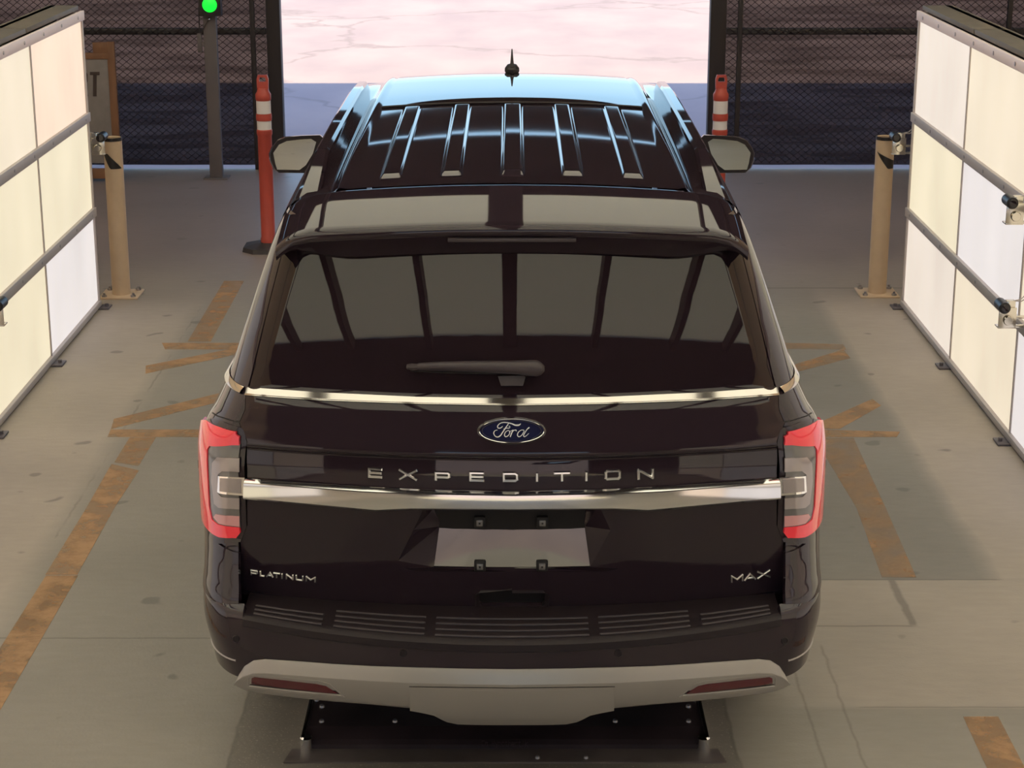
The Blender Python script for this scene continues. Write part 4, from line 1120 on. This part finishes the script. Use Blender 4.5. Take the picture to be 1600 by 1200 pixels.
# roof rails
def rail(sg):
    bm = NB(); g = []
    pr_ = [(6.42, -.035), (6.425, -.028), (6.84, .052), (6.90, .056), (7.6, .054), (8.4, .050), (8.80, .040), (8.92, .0), (8.94, -.025)]
    for y, h in pr_:
        w0 = .044-.014*max(0, min(1, (y-6.42)/.42)); xc_ = .684 if y > 6.8 else .682+.012*(6.86-y)/.4
        zb0 = zc(y)-.062; zt0 = zc(y)-.03+h
        row = [(xc_-w0, zb0), (xc_-w0+.004, zt0-.010), (xc_-w0+.014, zt0), (xc_+w0-.016, zt0), (xc_+w0-.003, zt0-.014), (xc_+w0, zb0-.012)]
        g.append([bm.verts.new(pc(Vector((sg*a, y, max(c, zb0))))) for a, c in row])
    for i in range(len(g)-1):
        for k in range(5): bm.faces.new((g[i][k], g[i][k+1], g[i+1][k+1], g[i+1][k]))
    bm.faces.new(g[0]); bm.faces.new(g[-1][::-1])
    obj('roof_rail', bm, M['paint'], CAR, sharp=20)
both(rail)
# spoiler
bm = NB(); g = []
xs_s = [k*.05 for k in range(-14, 15)]
for e in (.725, .745, .757, .764): xs_s += [e, -e]
xs_s = sorted(xs_s)
for x in xs_s:
    ax = abs(x); e = max(0, ax-.66)/.104
    dz = -dsm(ax)-.045*e*e*1.0; dy = .05*(ax/.76)**4+.015*ax
    und = max(0, (ax-.52)/.24); und = min(1, und)
    pr_ = [(6.395, 2.006), (6.38, 2.009), (6.36, 2.007), (6.25, 1.989), (6.12, 1.966), (6.05, 1.953), (6.022, 1.947), (6.012, 1.940), (6.008, 1.930), (6.010, 1.917), (6.022, 1.905+.0), (6.045, 1.875+.03*und), (6.065, 1.846+.062*und**1.5), (6.10, 1.842+.064*und**1.5), (6.17, 1.86+.05*und)]
    row = []
    for i, (y, z) in enumerate(pr_):
        k = max(0, min(1, (6.395-y)/.35))
        row.append(bm.verts.new(pc(Vector((x*(1.0), y+dy*k, z+dz)))))
    g.append(row)
for i in range(len(g)-1):
    for k in range(len(g[0])-1): bm.faces.new((g[i][k], g[i+1][k], g[i+1][k+1], g[i][k+1]))
bm.faces.new(g[0]); bm.faces.new(g[-1][::-1])
SPO = obj('spoiler', bm, M['paint'], CAR, sharp=40)
bm = NB(); box(bm, -.205, .205, 6.006, 6.03, 1.893, 1.905, .002)
for v in bm.verts: v.co -= CAR.location
obj('high_brake_light', bm, M['rib'], SPO)

# mirrors
def mirror_(sg):
    Ym = 9.62
    gpx = [(427, 239), (436, 226), (448, 220.5), (470, 218), (486, 217), (494, 222), (489, 240), (478, 258), (468, 265.5), (433, 265), (430, 255)]
    hpx = [(421, 240), (425, 230), (434, 219), (446, 214), (470, 212), (500, 211), (515, 225), (505, 245), (490, 262), (475, 270), (436, 269.5), (427, 262), (422, 250)]
    def W3(p, Y): q = onY(1600-p[0] if sg > 0 else p[0], p[1], Y); return pc(q)
    bm = NB(); rings = []
    c0 = (470, 240)
    for sc, Y in ((.93, Ym-.004), (1.0, Ym), (1.02, Ym+.04), (.97, Ym+.10), (.82, Ym+.16), (.5, Ym+.19)):
        rings.append([bm.verts.new(W3((c0[0]+(p[0]-c0[0])*sc, c0[1]+(p[1]-c0[1])*sc), Y)) for p in hpx])
    n = len(hpx)
    for i in range(len(rings)-1):
        for k in range(n): bm.faces.new((rings[i][k], rings[i][(k+1) % n], rings[i+1][(k+1) % n], rings[i+1][k]))
    bm.faces.new(rings[-1])
    bm.faces.new(rings[0])
    hs = obj('door_mirror', bm, M['paint'], CAR, sharp=50)
    bm = NB(); q_ = [bm.verts.new(W3((c0[0]+(p[0]-c0[0])*.975, c0[1]+(p[1]-c0[1])*.975), Ym-.0055)) for p in hpx]; q2_ = [bm.verts.new(v.co+Vector((0, .006, 0))) for v in q_]
    bm.faces.new(q_); bm.faces.new(q2_[::-1])
    for k in range(n): bm.faces.new((q_[k], q_[(k+1) % n], q2_[(k+1) % n], q2_[k]))
    obj('mirror_bezel', bm, M['trimblack'], hs, smooth=False)
    bm = NB(); c_ = W3((460, 242), Ym-.006)
    a = [bm.verts.new(W3(p, Ym-.009)) for p in gpx]
    # glass turned slightly inwards and down
    for v in a:
        v.co.y += (v.co.x-c_.x)*sg*(.0)+(v.co.z-c_.z)*.02
    b2 = [bm.verts.new(v.co+Vector((0, .004, 0))) for v in a]
    bm.faces.new(a); bm.faces.new(b2[::-1])
    for k in range(len(a)): j = (k+1) % len(a); bm.faces.new((a[k], a[j], b2[j], b2[k]))
    obj('mirror_glass', bm, M['mirror'], hs, smooth=False)
    bm = NB(); p1 = Vector((sg*.90, Ym+.1, 1.50)); p2 = Vector((sg*1.06, Ym+.08, 1.52)); tube(bm, [pc(p1), pc(p2)], [.05, .04], 12); obj('mirror_arm', bm, M['paint'], hs)
both(mirror_)

# windscreen, bonnet, front, underside, wheels
bm = NB(); g = []
for f in (0, .25, .5, .75, 1):
    y = 9.73+.80*f; z = 1.93-.57*f; hw = .73+.20*f
    g.append([bm.verts.new(pc(Vector((hw*u/6, y+.06*(1-(u/6)**2), z-(.13-.12*f)*abs(u/6)**3-.01)))) for u in range(-6, 7)])
for i in range(4):
    for k in range(12): bm.faces.new((g[i][k], g[i][k+1], g[i+1][k+1], g[i+1][k]))
obj('windscreen', bm, M['glass'], CAR)
bm = NB(); g = []
for f in (0, .3, .6, .85, .95, 1, 1.02, 1.02):
    y = 10.50+1.28*min(f, 1); z = 1.36-.12*f-.10*max(0, (f-.85)/.15)**2; hw = .965-.10*min(1, f)**2
    if len(g) == 7: z = .45
    g.append([bm.verts.new(pc(Vector((hw*u/8, y+.05*(1-(u/8)**2)*f-.08*abs(u/8)**4*f, z+.03*(1-(u/8)**2)*(1 if f < 1.01 else 0))))) for u in range(-8, 9)])
for i in range(7):
    for k in range(16): bm.faces.new((g[i][k], g[i][k+1], g[i+1][k+1], g[i+1][k]))
obj('bonnet', bm, M['paint'], CAR)
bm = NB(); box(bm, -.85, .85, 6.1, 11.6, .34, .42); 
for v in bm.verts: v.co -= CAR.location
obj('underbody', bm, M['gap'], CAR)
def wheel(x, y, sg):
    bm = NB(); r = .42; c = pc(Vector((x, y, r)))
    lathe(bm, [(.27, -.12), (.36, -.14), (r-.02, -.12), (r, -.09), (r, .09), (r-.02, .12), (.36, .14), (.27, .12)], c, 40, 'x')
    wh = obj('wheel', bm, M['tyre'], CAR)
    bm = NB(); lathe(bm, [(.27, .10*sg), (.25, .13*sg), (.22, .10*sg), (.06, .09*sg), (.05, .12*sg), (.01, .12*sg)], c, 40, 'x')
    for k in range(6):
        a = k*math.pi/3; d = Vector((0, math.cos(a), math.sin(a)))
        tube(bm, [Vector(c)+d*.05+Vector((sg*.12, 0, 0)), Vector(c)+d*.255+Vector((sg*.125, 0, 0))], [.03, .02], 8)
    obj('rim', bm, M['rim'], wh)
for x, sg in ((-.90, -1), (.90, 1)):
    for y in (7.02, 10.40): wheel(x, y, sg)
